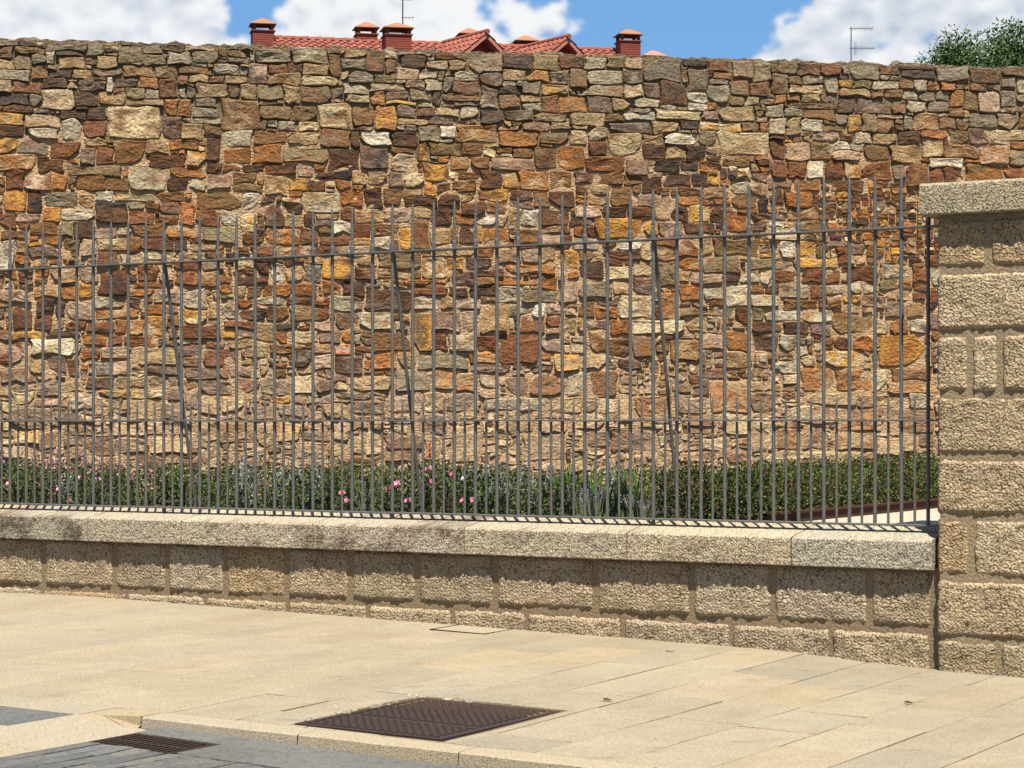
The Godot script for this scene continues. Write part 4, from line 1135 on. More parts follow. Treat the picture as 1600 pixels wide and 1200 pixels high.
# ------------------------------------------------------------------ covers and drain in the paving
func make_covers() -> void:
	var iron := lin(66, 60, 59)
	var c := COVER.get_center()
	var w := COVER.size.x * 0.5
	var d := COVER.size.y * 0.5
	var y := level(c.x, c.y)
	var root := thing("manhole_cover", "large rectangular ribbed iron cover set into the pavement by the kerb", "manhole cover", Vector3(c.x, y, c.y))
	root.rotation.z = -0.0205
	var f := Shape.new()
	f.box(Vector3(-w, -0.05, -d), Vector3(w, 0.001, -d + 0.035), iron); f.box(Vector3(-w, -0.05, d - 0.035), Vector3(w, 0.001, d), iron)
	f.box(Vector3(-w, -0.05, -d + 0.035), Vector3(-w + 0.035, 0.001, d - 0.035), iron); f.box(Vector3(w - 0.035, -0.05, -d + 0.035), Vector3(w, 0.001, d - 0.035), iron)
	put("frame", f.mesh(), mat.cast_iron, root)
	for h in [[-d + 0.041, 0.175], [0.181, d - 0.041]]:
		var p := Shape.new()
		p.box(Vector3(-w + 0.041, -0.045, h[0]), Vector3(w - 0.041, -0.004, h[1]), iron)
		var plate := put("plate", p.mesh(), mat.cast_iron, root)
		var ribs := Shape.new()
		var k := 0
		var z: float = h[0] + 0.03
		while z < h[1] - 0.02:
			var x := -w + 0.06 + (0.025 if k % 2 else 0.0)
			while x < w - 0.075:
				ribs.box(Vector3(x, -0.005, z - 0.008), Vector3(x + 0.034, 0.004, z + 0.008), lin(82, 74, 70))
				x += 0.05
			z += 0.034
			k += 1
		put("tread", ribs.mesh(), mat.cast_iron, plate).set_meta("kind", "stuff")
	# broken bedding mortar round the frame
	var m := Shape.new()
	m.box(Vector3(-w - 0.032, -0.05, -d - 0.032), Vector3(w + 0.032, -0.016, d + 0.032), shade(lin(140, 122, 94), 0.6))
	put("mortar_bed", m.mesh(), mat.mortar, root)
	for k in 26:
		var q := Shape.new()
		var at := Vector3(-w - 0.02 + rng.randf_range(-0.02, 0.03), -0.006, lerpf(-d, d, rng.randf()))
		if k > 15: at = Vector3(lerpf(-w - 0.1, -w + 0.35, rng.randf()), -0.004, -d - 0.02 + rng.randf_range(-0.03, 0.02))
		var r := rng.randf_range(0.012, 0.03)
		q.tube(Vector3.ZERO, Vector3(rng.randf_range(-0.2, 0.2) * r, r * 0.7, 0), r * 1.2, r * 0.5, 5, shade(lin(224, 210, 180), rng.randf_range(0.4, 0.65)))
		put("mortar_crumb", q.mesh(), mat.mortar, root, at).rotation.y = rng.randf() * TAU
	# inset cover by the low wall
	c = HATCH.get_center()
	root = thing("inset_cover", "small square access cover filled with pavement stone beside the low wall", "access cover", Vector3(c.x, level(c.x, c.y), c.y))
	root.rotation.z = -0.03
	var a := HATCH.size.x * 0.5 - 0.004
	var b := HATCH.size.y * 0.5 - 0.004
	f = Shape.new()
	var t := 0.018
	f.box(Vector3(-a, -0.05, -b), Vector3(a, 0.002, -b + t), lin(74, 66, 60)); f.box(Vector3(-a, -0.05, b - t), Vector3(a, 0.002, b), lin(74, 66, 60))
	f.box(Vector3(-a, -0.05, -b + t), Vector3(-a + t, 0.002, b - t), lin(74, 66, 60)); f.box(Vector3(a - t, -0.05, -b + t), Vector3(a, 0.002, b - t), lin(74, 66, 60))
	put("frame", f.mesh(), mat.cast_iron, root)
	f = Shape.new()
	f.box(Vector3(-a + t + 0.004, -0.05, -b + t + 0.004), Vector3(a - t - 0.004, 0.001, b - t - 0.004), shade(lin(222, 212, 190), 0.55))
	put("inlay", f.mesh(), mat.paving, root)
	# street drain
	c = GRATE.get_center()
	var yr := road_level(c.x, c.y)
	root = thing("drain_grate", "rusty iron slotted drain grate in the gutter beside the ramp strip", "drain", Vector3(c.x, yr, c.y))
	root.rotation.z = -0.034
	w = GRATE.size.x * 0.5 - 0.002
	d = GRATE.size.y * 0.5 - 0.002
	var rust := lin(60, 50, 46)
	f = Shape.new()
	t = 0.02
	f.box(Vector3(-w, -0.05, -d), Vector3(w, -0.004, -d + t), rust); f.box(Vector3(-w, -0.05, d - t), Vector3(w, -0.004, d), rust)
	f.box(Vector3(-w, -0.05, -d + t), Vector3(-w + t, -0.004, d - t), rust); f.box(Vector3(w - t, -0.05, -d + t), Vector3(w, -0.004, d - t), rust)
	f.box(Vector3(-w + t, -0.04, -0.01), Vector3(w - t, -0.006, 0.01), rust)
	put("frame", f.mesh(), mat.cast_iron, root)
	var barm := Shape.new()
	barm.box(Vector3(-0.009, -0.04, -d + t), Vector3(0.009, -0.005, d - t), rust)
	var bm := barm.mesh()
	for k in 12:
		put("grate_bar", bm, mat.cast_iron, root, Vector3(lerpf(-w + t + 0.022, w - t - 0.022, k / 11.0), 0, 0))
	f = Shape.new()
	for e in [[Vector3(-w, -0.5, -d), Vector3(-w, -0.5, d)], [Vector3(w, -0.5, d), Vector3(w, -0.5, -d)], [Vector3(-w, -0.5, d), Vector3(w, -0.5, d)], [Vector3(w, -0.5, -d), Vector3(-w, -0.5, -d)]]:
		f.quad(e[1], e[0], e[0] + Vector3(0, 0.45, 0), e[1] + Vector3(0, 0.45, 0), lin(36, 33, 30))
	f.quad(Vector3(-w, -0.5, d), Vector3(w, -0.5, d), Vector3(w, -0.5, -d), Vector3(-w, -0.5, -d), lin(30, 27, 25))
	put("shaft", f.mesh(), mat.plain, root)

# ------------------------------------------------------------------ house beyond the wall
func tiled(s: Shape, o: Vector3, along: Vector3, down: Vector3, up: Vector3, nx: int, ny: int, tw: float, tl: float, col: Color) -> void:
	# rows of curved clay tiles, each row lapping the one below
	for j in ny:
		for i in nx:
			var c := shade(col, rng.randf_range(0.66, 1.15)).lerp(lin(170, 120, 98), rng.randf() * 0.3)
			var prof := [[0.0, 0.0], [0.18, 0.045], [0.36, 0.058], [0.54, 0.045], [0.72, 0.0], [1.0, 0.004]]
			for k in 5:
				var a: Vector3 = o + along * ((i + prof[k][0]) * tw) + down * (j * tl) + up * (prof[k][1])
				var b: Vector3 = o + along * ((i + prof[k + 1][0]) * tw) + down * (j * tl) + up * (prof[k + 1][1])
				var e := down * (tl * 1.04) + up * 0.035
				s.quad(a + e, b + e, b, a, c)
				s.quad(a + e - up * 0.035, b + e - up * 0.035, b + e, a + e, shade(c, 0.8))

func chimney(root: Node, x: float, z: float, apex: float, w: float, foot: float, pink := false) -> void:
	var brick := lin(154, 82, 70)
	var clay := lin(178, 126, 98) if not pink else lin(208, 142, 124)
	var h := w * 0.5
	var top := apex - 0.46
	var s := Shape.new()
	var y := foot
	while y < top - 0.03:   # brick courses with raked joints
		s.box(Vector3(-h + 0.006, y, -h + 0.006), Vector3(h - 0.006, y + 0.012, h - 0.006), lin(116, 58, 50))
		s.box(Vector3(-h, y + 0.012, -h), Vector3(h, y + 0.07, h), shade(brick, rng.randf_range(0.9, 1.1)))
		y += 0.07
	var body := put("chimney", s.mesh(), mat.roof_tile, root, Vector3(x, 0, z))
	var r := Shape.new()
	r.box(Vector3(-h - 0.04, y, -h - 0.04), Vector3(h + 0.04, y + 0.03, h + 0.04), lin(150, 96, 72))
	put("ledge", r.mesh(), mat.roof_tile, body)
	for q in [[-1, -1], [1, -1], [-1, 1], [1, 1]]:
		var p := Shape.new()
		p.box(Vector3(-0.045, y + 0.03, -0.045), Vector3(0.045, y + 0.21, 0.045), lin(120, 84, 64))
		put("post", p.mesh(), mat.roof_tile, body, Vector3(q[0] * (h - 0.06), 0, q[1] * (h - 0.06)))
	var c := Shape.new()
	var e := h + 0.07
	var yc := y + 0.21
	var k := [Vector3(-e, yc + 0.02, e), Vector3(e, yc + 0.02, e), Vector3(e, yc + 0.02, -e), Vector3(-e, yc + 0.02, -e)]
	var l := [Vector3(-e, yc, e), Vector3(e, yc, e), Vector3(e, yc, -e), Vector3(-e, yc, -e)]
	var t := 0.12
	var u := [Vector3(-t, yc + 0.19, t), Vector3(t, yc + 0.19, t), Vector3(t, yc + 0.19, -t), Vector3(-t, yc + 0.19, -t)]
	for i in 4:
		var j := (i + 1) % 4
		c.quad(k[i], k[j], u[j], u[i], clay)
		c.quad(l[i], l[j], k[j], k[i], clay)
		c.tri(u[i], u[j], Vector3(0, yc + 0.24, 0), clay)
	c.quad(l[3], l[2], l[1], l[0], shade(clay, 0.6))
	put("cap", c.mesh(), mat.roof_tile, body)

func make_house() -> void:
	var root := thing("tiled_house", "house with red clay tile roof, two gabled dormers and brick chimneys behind the stone wall", "house", Vector3(-36.16, 0, -40.84), deg_to_rad(42.0))
	var cream := lin(196, 150, 120)
	var tile := shade(lin(202, 118, 100), 0.64)
	var w := Shape.new()
	w.box(Vector3(0.75, -0.9, -4.4), Vector3(12.2, 11.4, 4.4), cream)
	put("wall", w.mesh(), mat.plain, root)
	for k in 5:
		var x := 1.6 + k * 2.2
		var f := Shape.new()
		f.box(Vector3(-0.55, 8.6, 4.402), Vector3(0.55, 10.2, 4.46), lin(110, 70, 50))
		var win := put("window", f.mesh(), mat.plain, root, Vector3(x, 0, 0))
		var g := Shape.new()
		g.box(Vector3(-0.47, 8.68, 4.462), Vector3(0.47, 10.12, 4.468), lin(70, 80, 90))
		put("pane", g.mesh(), mat.plain, win)
	var pitch := deg_to_rad(25.0)
	var down := Vector3(0, -sin(pitch), cos(pitch))
	var up := Vector3(0, cos(pitch), sin(pitch))
	var r := Shape.new()
	tiled(r, Vector3(0.6, 13.62, 0.0), Vector3.RIGHT, down, up, 47, 12, 0.25, 0.42, tile)
	var back := Vector3(0, -sin(pitch), -cos(pitch))
	r.quad(Vector3(12.35, 13.6, 0), Vector3(0.6, 13.6, 0), Vector3(0.6, 13.6, 0) + back * 5.2, Vector3(12.35, 13.6, 0) + back * 5.2, tile)
	for s in [0.62, 12.33]:   # closed verges
		r.tri(Vector3(s, 13.6, 0), Vector3(s, 13.6, 0) + back * 5.0, Vector3(s, 13.6, 0) + down * 5.0, lin(150, 84, 66))
	var roof := put("roof", r.mesh(), mat.roof_tile, root)
	var rt := Shape.new()
	for k in 29:
		rt.tube(Vector3(0.56 + k * 0.41, 13.63, 0), Vector3(0.56 + k * 0.41 + 0.44, 13.64, 0), 0.085, 0.1, 8, shade(tile, rng.randf_range(0.85, 1.1)))
	put("ridge_tiles", rt.mesh(), mat.roof_tile, roof).set_meta("kind", "stuff")
	for g in [[6.74, 3.49, 13.40], [9.37, 3.02, 13.43]]:
		var dm := Node3D.new()
		dm.name = "dormer"
		dm.position = Vector3(g[0], g[2], g[1])
		dm.rotation.y = deg_to_rad(23.0)
		root.add_child(dm, true)
		var p2 := deg_to_rad(38.0)
		var hw := 0.95
		var sh := Shape.new()
		for side in [-1.0, 1.0]:
			var dn := Vector3(side * cos(p2), -sin(p2), 0)
			var nu := Vector3(side * sin(p2), cos(p2), 0)
			if side < 0: tiled(sh, Vector3(0, 0, 0.12), Vector3(0, 0, -1), dn, nu, 10, 4, 0.25, 0.36, tile)
			else: tiled(sh, Vector3(0, 0, -2.38), Vector3(0, 0, 1), dn, nu, 10, 4, 0.25, 0.36, tile)
		sh.tube(Vector3(0, 0.04, 0.16), Vector3(0, 0.04, -2.3), 0.08, 0.08, 8, tile)
		put("dormer_roof", sh.mesh(), mat.roof_tile, dm)
		var fa := Shape.new()   # rake boards
		var board := lin(206, 140, 122)
		for side in [-1.0, 1.0]:
			var a := Vector3(0, -0.02, 0.1)
			var b := Vector3(side * 0.98, -0.02 - 0.98 * tan(p2), 0.1)
			var e := Vector3(0, -0.13, 0)
			if side > 0: fa.quad(a + e, b + e, b, a, board); fa.quad(b + e, a + e, a + e - Vector3(0, 0, 0.5), b + e - Vector3(0, 0, 0.5), shade(board, 0.7))
			else: fa.quad(b + e, a + e, a, b, board); fa.quad(a + e, b + e, b + e - Vector3(0, 0, 0.5), a + e - Vector3(0, 0, 0.5), shade(board, 0.7))
		fa.box(Vector3(-0.98, -0.98 * tan(p2) - 0.13, -0.3), Vector3(-0.62, -0.98 * tan(p2) - 0.02, 0.1), board)
		fa.box(Vector3(0.62, -0.98 * tan(p2) - 0.13, -0.3), Vector3(0.98, -0.98 * tan(p2) - 0.02, 0.1), board)
		put("rake_board", fa.mesh(), mat.roof_tile, dm)
		var wl := Shape.new()
		var brick := lin(140, 70, 56)
		wl.tri(Vector3(-0.78, -0.78 * tan(p2), -0.2), Vector3(0.78, -0.78 * tan(p2), -0.2), Vector3(0, -0.05, -0.2), brick)
		wl.box(Vector3(-0.78, -2.2, -2.2), Vector3(0.78, -0.78 * tan(p2), -0.2), brick)
		put("dormer_wall", wl.mesh(), mat.roof_tile, dm)
	chimney(root, 0.35, 0.30, 14.21, 0.66, 11.5)
	chimney(root, 3.66, -0.25, 14.32, 0.64, 12.8)
	chimney(root, 4.30, 1.90, 13.92, 0.80, 12.0)
	chimney(root, 7.2, -1.5, 14.44, 0.62, 12.4)
	chimney(root, 9.1, -1.65, 14.34, 0.66, 12.4)
	chimney(root, 12.0, 0.50, 14.24, 0.66, 11.5)
	chimney(root, 13.3, -1.26, 13.94, 0.66, 11.5, true)
	# lower wing to the right, hidden by the wall but for what stands on it
	var wg := Shape.new()
	wg.box(Vector3(12.22, -0.9, -4.0), Vector3(26.0, 11.2, 3.0), cream)
	put("wing_wall", wg.mesh(), mat.plain, root)
	var wr := Shape.new()
	wr.quad(Vector3(12.22, 11.2, 3.4), Vector3(26.3, 11.2, 3.4), Vector3(26.3, 12.9, -0.5), Vector3(12.22, 12.9, -0.5), tile)
	wr.quad(Vector3(26.3, 11.2, -4.4), Vector3(12.22, 11.2, -4.4), Vector3(12.22, 12.9, -0.5), Vector3(26.3, 12.9, -0.5), tile)
	wr.tri(Vector3(26.0, 11.2, 3.0), Vector3(26.0, 11.2, -4.0), Vector3(26.0, 12.85, -0.5), cream)
	put("wing_roof", wr.mesh(), mat.roof_tile, root)
	# aerials
	var dark := lin(84, 82, 84)
	var m := thing("television_aerial", "thin roof aerial with two horizontal ladder antennas against white cloud", "aerial", Vector3(-21.46, 0, -53.95))
	var s := Shape.new()
	s.tube(Vector3(0, 11.4, 0), Vector3(0, 14.68, 0), 0.022, 0.018, 6, dark)
	put("mast", s.mesh(), mat.plain, m)
	var side := Vector3(0.866, 0, -0.5)
	for a in [[14.63, 0.72, 9], [13.98, 0.78, 11]]:
		var b := Shape.new()
		var o := Vector3(0, a[0], 0)
		b.tube(o - side * 0.06, o + side * a[1], 0.011, 0.011, 5, dark)
		for k in a[2]:
			var q: Vector3 = o + side * (0.08 + (a[1] - 0.1) * k / (a[2] - 1.0))
			b.tube(q - Vector3(0.1, 0.035, 0.17), q + Vector3(0.1, 0.035, 0.17), 0.006, 0.006, 4, dark)
		if a[2] == 11:
			for t in [0.12, 0.16]: b.tube(o + side * t + Vector3(0, -0.22, 0), o + side * t + Vector3(0, 0.2, 0), 0.006, 0.006, 4, dark)
		put("antenna", b.mesh(), mat.plain, m)
	var m2 := thing("roof_mast", "slim dark aerial mast rising behind the widest brick chimney", "aerial", Vector3(-36.16, 0, -40.84) + Vector3(4.6, 0, 1.2).rotated(Vector3.UP, deg_to_rad(42.0)))
	s = Shape.new()
	s.tube(Vector3(0, 12.4, 0), Vector3(0, 15.7, 0), 0.024, 0.02, 6, dark)
	put("mast", s.mesh(), mat.plain, m2)
	s = Shape.new()
	s.tube(Vector3(0, 14.2, 0) - side * 0.05, Vector3(0, 14.2, 0) + side * 0.35, 0.01, 0.01, 5, dark)
	for k in 4: s.tube(Vector3(0, 14.14, 0) + side * 0.1 * k, Vector3(0, 14.27, 0) + side * 0.1 * k, 0.006, 0.006, 4, dark)
	put("antenna", s.mesh(), mat.plain, m2)
	s = Shape.new()
	s.tube(Vector3(0, 14.75, 0) - side * 0.05, Vector3(0, 14.75, 0) + side * 0.3, 0.01, 0.01, 5, dark)
	put("antenna", s.mesh(), mat.plain, m2)

# ------------------------------------------------------------------ tree and planting
func leaf(s: Shape, at: Vector3, dir: Vector3, nor: Vector3, l: float, w: float, col: Color) -> void:   # a folded leaf of two faces on each side of the rib
	var sd := dir.cross(nor).normalized()
	var tip := at + dir * l
	var mid := at + dir * (l * 0.45)
	var lift := nor * (w * 0.25)
	s.tri(at, tip, mid + sd * w * 0.5 + lift, col)
	s.tri(at, mid - sd * w * 0.5 + lift, tip, col)

func rdir() -> Vector3:
	var z := rng.randf_range(-1.0, 1.0)
	var a := rng.randf() * TAU
	return Vector3(sqrt(1.0 - z * z) * cos(a), z, sqrt(1.0 - z * z) * sin(a))

func make_tree() -> void:
	var base := Vector3(-5.66, 0.86, -19.19)
	var root := thing("leafy_tree", "green leafy treetop showing above the stone wall", "tree", base)
	var t := Shape.new()
	var bark := Color(0.12, 0.09, 0.06)
	t.tube(Vector3(0, -0.4, 0), Vector3(0.05, 3.4, 0), 0.16, 0.12, 9, bark)
	var clumps := []
	var s := Shape.new()
	for k in 64:
		var d := rdir() * pow(rng.randf(), 0.25)
		d.y = absf(d.y) * 1.15 - 0.3
		var q := Vector3(d.x * 1.05, 5.9 + d.y * 1.05, d.z * 0.95)
		clumps.append([q, rng.randf_range(0.28, 0.44)])
		t.tube(Vector3(0.05, 3.3, 0), q, 0.05, 0.012, 5, bark)
	put("trunk", t.mesh(), mat.plain, root)
	var greens := [Color(0.045, 0.085, 0.02), Color(0.06, 0.11, 0.025), Color(0.035, 0.065, 0.018), Color(0.08, 0.13, 0.035), Color(0.05, 0.09, 0.03)]
	for c in clumps:
		var g: Color = greens[rng.randi() % greens.size()]
		for k in 420:
			var d := rdir()
			var at: Vector3 = c[0] + d * c[1] * pow(rng.randf(), 0.45)
			var out := (d * 0.7 + rdir() * 0.8 + Vector3(0, -0.2, 0)).normalized()
			leaf(s, at, out, (rdir() + Vector3(0, 0.8, 0)).normalized(), rng.randf_range(0.045, 0.085), rng.randf_range(0.022, 0.036), shade(g, rng.randf_range(0.8, 1.35)))
	put("crown", s.mesh(), mat.leaf, root)

func foliage(w: float, h: float, d: float, count: int, size: float, cols: Array, loose := 0.0) -> ArrayMesh:   # leaves over and inside a clipped, uneven mound
	var s := Shape.new()
	var sd := rng.randf() * 100.0
	for k in count:
		var q := rdir()
		var m := maxf(absf(q.x), maxf(absf(q.y), absf(q.z)))
		q = q.lerp(q / m, 0.55)   # between ball and box
		var r := 1.0 - 0.55 * pow(rng.randf(), 1.6)
		var lump := 1.0 + warp_noise.get_noise_3d(q.x * 2.2 + sd, q.y * 2.2, q.z * 2.2) * 0.28
		var p := Vector3(q.x * w * 0.5, (q.y * 0.5 + 0.5) * h, q.z * d * 0.5) * Vector3(r * lump, 1.0, r * lump)
		p.y = clampf(p.y * (1.0 - (1.0 - r) * 0.35) * lump + rng.randf() * loose * h, 0.0, h * 1.35)
		var dir := (Vector3(q.x, maxf(q.y, 0.0) + 0.5, q.z) * 0.6 + rdir() * 0.8).normalized()
		leaf(s, p, dir, (rdir() + Vector3(q.x, 0.6, q.z)).normalized(), size * rng.randf_range(0.7, 1.25), size * rng.randf_range(0.45, 0.65), shade(cols[rng.randi() % cols.size()], rng.randf_range(0.7, 1.35)))
	return s.mesh()

func twigs(w: float, h: float, n: int, col: Color) -> ArrayMesh:
	var s := Shape.new()
	for k in n:
		var a := Vector3(rng.randf_range(-0.12, 0.12) * w, 0, rng.randf_range(-0.12, 0.12) * w)
		s.tube(a - Vector3(0, 0.03, 0), Vector3(rng.randf_range(-0.4, 0.4) * w, h * rng.randf_range(0.6, 0.9), rng.randf_range(-0.4, 0.4) * w), 0.006, 0.002, 4, col)
	return s.mesh()

func blossom(col: Color, r: float, rings := 3) -> ArrayMesh:   # cupped petals in rings
	var s := Shape.new()
	for k in rings:
		var n := 5
		for i in n:
			var a := TAU * (i + 0.5 * k) / n
			var open := lerpf(1.0, 0.35, float(k) / rings)
			var d := Vector3(cos(a) * open, 0.5 + 0.5 * (1.0 - open), sin(a) * open).normalized()
			leaf(s, Vector3(cos(a), 0, sin(a)) * r * 0.08, d, Vector3(-cos(a) * 0.6, 1, -sin(a) * 0.6).normalized(), r, r * 0.95, shade(col, rng.randf_range(0.85, 1.1)))
	return s.mesh()

func make_planting() -> void:
	var gy := 0.872
	var box_cols := [Color(0.03, 0.05, 0.01), Color(0.045, 0.072, 0.012), Color(0.02, 0.034, 0.008), Color(0.085, 0.115, 0.022)]
	var warm_cols := [Color(0.04, 0.065, 0.012), Color(0.07, 0.095, 0.018), Color(0.026, 0.043, 0.01), Color(0.05, 0.075, 0.014), Color(0.12, 0.15, 0.03), Color(0.035, 0.055, 0.011), Color(0.11, 0.035, 0.02)]
	var bark := Color(0.07, 0.05, 0.035)
	# clipped box plants of the low hedge: three shapes, many copies
	var shapes := []
	for k in 4: shapes.append([foliage(0.50, 0.36, 0.44, 1500, 0.026, box_cols), twigs(0.5, 0.36, 7, bark)])
	var tall := []
	for k in 3: tall.append([foliage(0.50, 0.41, 0.46, 1700, 0.028, warm_cols), twigs(0.5, 0.41, 7, bark)])
	var x := -1.95
	var k := 0
	while x > -10.4:
		for row in 2:
			if row == 0 and rng.randf() < 0.3: continue
			var a: Array = shapes[k % 4]
			var o := thing("box_shrub", "clipped dark green box shrub in the hedge row parallel to the fence", "shrub", Vector3(x + rng.randf_range(-0.05, 0.05), gy, -1.05 - row * 0.62 + rng.randf_range(-0.08, 0.08)), rng.randf() * TAU, "box hedge behind the fence")
			var hs := rng.randf_range(0.86, 1.1)
			o.scale = Vector3(1.0, hs, 1.0)
			put("foliage", a[0], mat.leaf, o); put("stem", a[1], mat.plain, o)
			k += 1
		x -= 0.43
	var z := -0.62
	while z > -6.4:
		for row in 2:
			var a: Array = tall[k % 3]
			var o := thing("photinia_shrub", "bushy green shrub with red young leaves along the rusty edging", "shrub", Vector3(-1.58 - row * 0.46 + rng.randf_range(-0.03, 0.03), gy, z), rng.randf() * TAU, "hedge beside the gravel path")
			o.scale = Vector3(1.0, rng.randf_range(0.86, 1.04), 1.0)
			put("foliage", a[0], mat.leaf, o); put("stem", a[1], mat.plain, o)
			k += 1
		z -= 0.42
	# loose rose bushes in front, each with its own flowers
	var rose_cols := [Color(0.05, 0.095, 0.022), Color(0.07, 0.12, 0.03), Color(0.04, 0.07, 0.018), Color(0.1, 0.13, 0.035)]
	var pink := lin(246, 180, 200)
	var deep := lin(232, 138, 170)
	var bushes := [[-8.62, 0.36, [[-8.6, 1.26], [-8.74, 1.16], [-8.51, 1.08]], "three pink"], [-7.72, 0.30, [[-7.72, 1.14], [-7.53, 1.13], [-7.93, 1.04], [-7.82, 0.94]], "four pink"], [-7.12, 0.28, [[-7.15, 1.13]], "single pink"],
		[-4.55, 0.30, [[-4.46, 1.13], [-4.54, 1.09], [-4.36, 1.0]], "pale pink"], [-4.08, 0.34, [[-4.16, 1.15], [-3.97, 1.21], [-4.2, 1.25]], "deep pink"], [-3.75, 0.31, [[-3.87, 1.18], [-3.87, 1.01], [-3.77, 1.01]], "large pink"], [-4.95, 0.28, [[-4.93, 0.99], [-4.99, 1.05]], "crimson pink"], [-6.5, 0.26, [], ""], [-5.6, 0.27, [], ""], [-3.2, 0.27, [], ""]]
	for b in bushes:
		var fl: Array = b[2]
		var label := "low rose bush with %s flowers behind the fence" % b[3] if fl.size() > 0 else "low leafy rose bush without flowers behind the fence"
		var o := thing("rose_bush", label, "rose bush", Vector3(b[0], gy, -0.62), 0.0, "rose bushes")
		put("foliage", foliage(0.62, b[1], 0.4, 900, 0.03, rose_cols, 0.15), mat.leaf, o)
		put("stem", twigs(0.55, b[1], 9, bark), mat.plain, o)
		for f in fl:
			var c := pink if rng.randf() < 0.65 else deep
			var q := put("flower", blossom(c, rng.randf_range(0.027, 0.037)), mat.petal, o, Vector3(f[0] - b[0], f[1] - gy, 0.16 + rng.randf() * 0.06))
			q.rotation = Vector3(0.9, rng.randf_range(-0.4, 0.9), 0)
			var st := Shape.new()
			st.tube(Vector3(0, -0.2, -0.1), Vector3.ZERO, 0.004, 0.003, 4, Color(0.06, 0.1, 0.03))
			put("stalk", st.mesh(), mat.plain, o, q.position)
	# silver-leaved plants
	var silver := [lin(176, 186, 176), lin(150, 164, 150), lin(196, 202, 194)]
	var sil := [[-6.22, 0.44, 0.3], [-5.88, 0.38, 0.26], [-5.55, 0.46, 0.34], [-3.94, 0.42, 0.3], [-3.72, 0.42, 0.32], [-3.45, 0.4, 0.3], [-2.72, 0.46, 0.2], [-8.2, 0.3, 0.2]]
	for e in sil:
		var o := thing("silver_plant", "upright silvery grey leaved plant among the green shrubs", "plant", Vector3(e[0], gy, -0.78), 0.0, "silver plants in the bed")
		var st := Shape.new()
		var lf := Shape.new()
		for q in 13:
			var a := Vector3(rng.randf_range(-0.05, 0.05), 0, rng.randf_range(-0.05, 0.05))
			var tip := Vector3(rng.randf_range(-0.5, 0.5) * e[2], e[1] * rng.randf_range(0.6, 1.08), rng.randf_range(-0.4, 0.4) * e[2])
			st.tube(a - Vector3(0, 0.02, 0), tip, 0.004, 0.002, 4, shade(silver[0], 0.5))
			for n in 18:
				var at := a.lerp(tip, rng.randf_range(0.3, 1.0))
				leaf(lf, at, (rdir() + Vector3(0, 0.5, 0)).normalized(), rdir(), rng.randf_range(0.025, 0.05), 0.013, shade(silver[rng.randi() % 3], rng.randf_range(0.5, 0.8)))
		put("foliage", lf.mesh(), mat.leaf, o)
		put("stem", st.mesh(), mat.plain, o)
	# tufts of sword leaves
	for e in [[-3.12, 0.52], [-2.98, 0.5], [-2.78, 0.46], [-2.58, 0.5], [-6.9, 0.42]]:
		var o := thing("iris_clump", "tuft of tall bright green sword leaves rising above the hedge", "plant", Vector3(e[0], gy, -0.74), 0.0, "sword-leaved tufts")
		var lf := Shape.new()
		for q in 34:
			var a := Vector3(rng.randf_range(-0.08, 0.08), -0.01, rng.randf_range(-0.06, 0.06))
			var l := Vector3(rng.randf_range(-0.12, 0.12), e[1] * rng.randf_range(0.55, 1.05), rng.randf_range(-0.1, 0.1))
			var wv := Vector3(cos(q * 1.7), 0, sin(q * 1.7)) * 0.008
			var c := shade([Color(0.08, 0.16, 0.03), Color(0.055, 0.11, 0.025), Color(0.12, 0.18, 0.05)][q % 3], rng.randf_range(0.8, 1.2))
			lf.quad(a - wv, a + wv, a + l * 0.6 + wv * 0.9, a + l * 0.6 - wv * 0.9, c)
			lf.tri(a + l * 0.6 - wv * 0.9, a + l * 0.6 + wv * 0.9, a + l + Vector3(l.x, 0, l.z) * 0.3, c)
		put("blades", lf.mesh(), mat.leaf, o)
	# airy stems of small pale pink blossom
	for e in [[-8.72, 0.50], [-8.44, 0.5], [-8.12, 0.46], [-7.88, 0.44], [-7.4, 0.38]]:
		var o := thing("gaura_plant", "airy plant with thin stems of tiny pale pink blossoms", "plant", Vector3(e[0], gy, -0.9), 0.0, "airy pink blossom plants")
		var st := Shape.new()
		var fl := Shape.new()
		for q in 11:
			var tip := Vector3(rng.randf_range(-0.2, 0.2), e[1] * rng.randf_range(0.75, 1.1), rng.randf_range(-0.12, 0.12))
			st.tube(Vector3(tip.x * 0.2, -0.02, 0), tip, 0.0025, 0.0015, 4, Color(0.16, 0.1, 0.06))
			for n in 5:
				var at := Vector3(tip.x * 0.2, 0, 0).lerp(tip, rng.randf_range(0.62, 1.02)) + rdir() * 0.014
				for p in 3: leaf(fl, at, rdir(), rdir(), 0.018, 0.014, lin(238, 190, 190).lerp(lin(190, 80, 100), rng.randf() * 0.8))
		put("stems", st.mesh(), mat.plain, o)
		put("blossom", fl.mesh(), mat.petal, o)
	# lavender and torch lilies
	for e in [[-4.84, 0.3], [-2.9, 0.26], [-2.8, 0.24], [-2.4, 0.22]]:
		var o := thing("lavender_plant", "small grey lavender plant with thin flower stalks", "plant", Vector3(e[0], gy, -0.55), 0.0, "lavender plants")
		var st := Shape.new()
		var fl := Shape.new()
		for q in 26:
			var tip := Vector3(rng.randf_range(-0.13, 0.13), e[1] * rng.randf_range(0.6, 1.1), rng.randf_range(-0.1, 0.1))
			st.tube(Vector3(tip.x * 0.4, -0.02, tip.z * 0.4), tip, 0.002, 0.0015, 4, lin(140, 150, 120))
			for n in 5: leaf(fl, tip - Vector3(0, 0.008 * n, 0), rdir(), rdir(), 0.014, 0.01, lin(130, 110, 150))
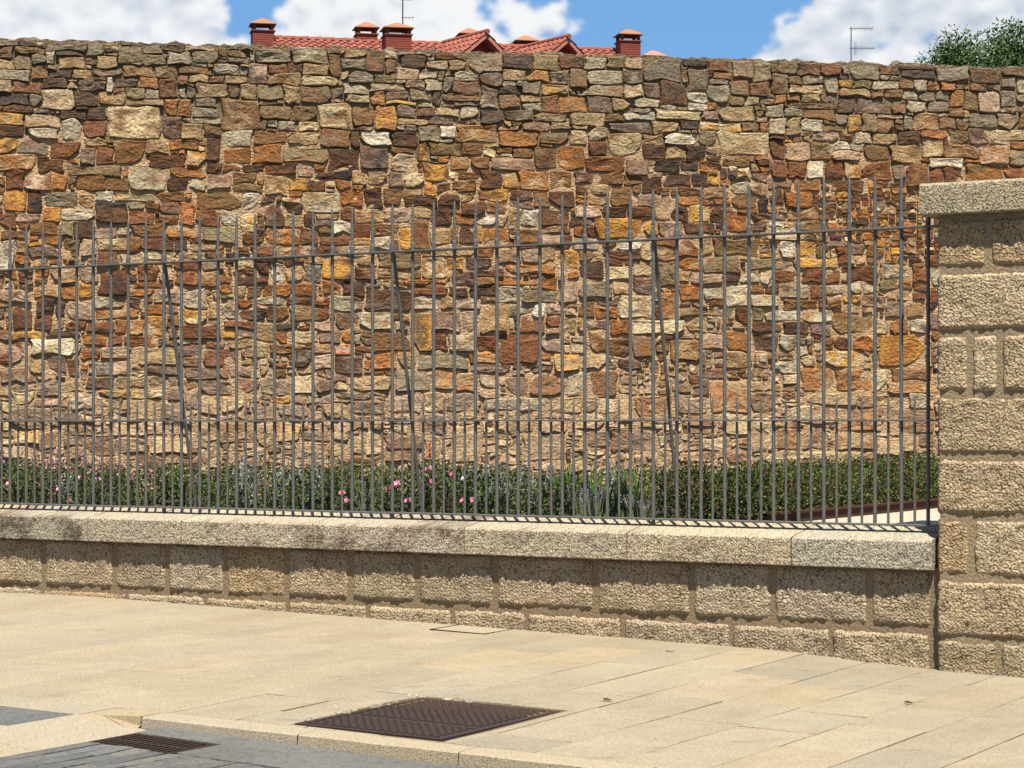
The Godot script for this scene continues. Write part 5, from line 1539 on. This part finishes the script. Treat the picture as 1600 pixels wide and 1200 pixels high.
		put("stems", st.mesh(), mat.plain, o)
		put("blossom", fl.mesh(), mat.petal, o)
	for e in [[-4.36, 0.58, lin(226, 84, 50), "red"], [-5.33, 0.57, lin(232, 160, 70), "amber"], [-4.22, 0.56, lin(226, 206, 90), "yellow"]]:
		var o := thing("torch_lily", "single %s torch-shaped flower spike above the hedge" % e[3], "flower", Vector3(e[0], gy, -0.72), 0.0, "torch flowers")
		var st := Shape.new()
		st.tube(Vector3(0, -0.02, 0), Vector3(0, e[1], 0), 0.005, 0.004, 5, Color(0.1, 0.14, 0.04))
		put("stalk", st.mesh(), mat.plain, o)
		var fl := Shape.new()
		for n in 60:
			var t := rng.randf()
			var a := rng.randf() * TAU
			leaf(fl, Vector3(0, e[1] - 0.11 + 0.12 * t, 0), Vector3(cos(a), -0.6, sin(a)).normalized(), Vector3(0, 1, 0), 0.026 * (1.0 - 0.5 * t), 0.012, shade(e[2], rng.randf_range(0.75, 1.1)))
		put("spike", fl.mesh(), mat.petal, o)

func make_litter() -> void:
	var spots := [[1460, 0.55, 1.9, "small dark dry leaf lying on the pavement near the pillar"], [1022, -0.86, 2.95, "small curled dry leaf lying alone between cover and low wall"], [975, -1.55, 0.72, "thin dry twig lying on the pavement by the low wall"]]
	for e in spots:
		var at := Vector3(e[1], level(e[1], e[2]) + 0.004, e[2])
		var s := Shape.new()
		if e[0] == 975: s.tube(Vector3(-0.03, 0.002, 0), Vector3(0.04, 0.004, 0.03), 0.003, 0.002, 5, Color(0.08, 0.05, 0.03))
		else:
			leaf(s, Vector3(-0.03, 0, 0), Vector3(1, 0.06, 0.2).normalized(), Vector3.UP, 0.07, 0.03, Color(0.07, 0.045, 0.025))
			leaf(s, Vector3(-0.03, 0.004, 0.004), Vector3(0.9, 0.2, 0.3).normalized(), Vector3.UP, 0.05, 0.028, Color(0.09, 0.06, 0.03))
		var o := put("dry_leaf" if e[0] != 975 else "dry_twig", s.mesh(), mat.leaf, null, at)
		tag(o, e[3], "leaf" if e[0] != 975 else "twig")
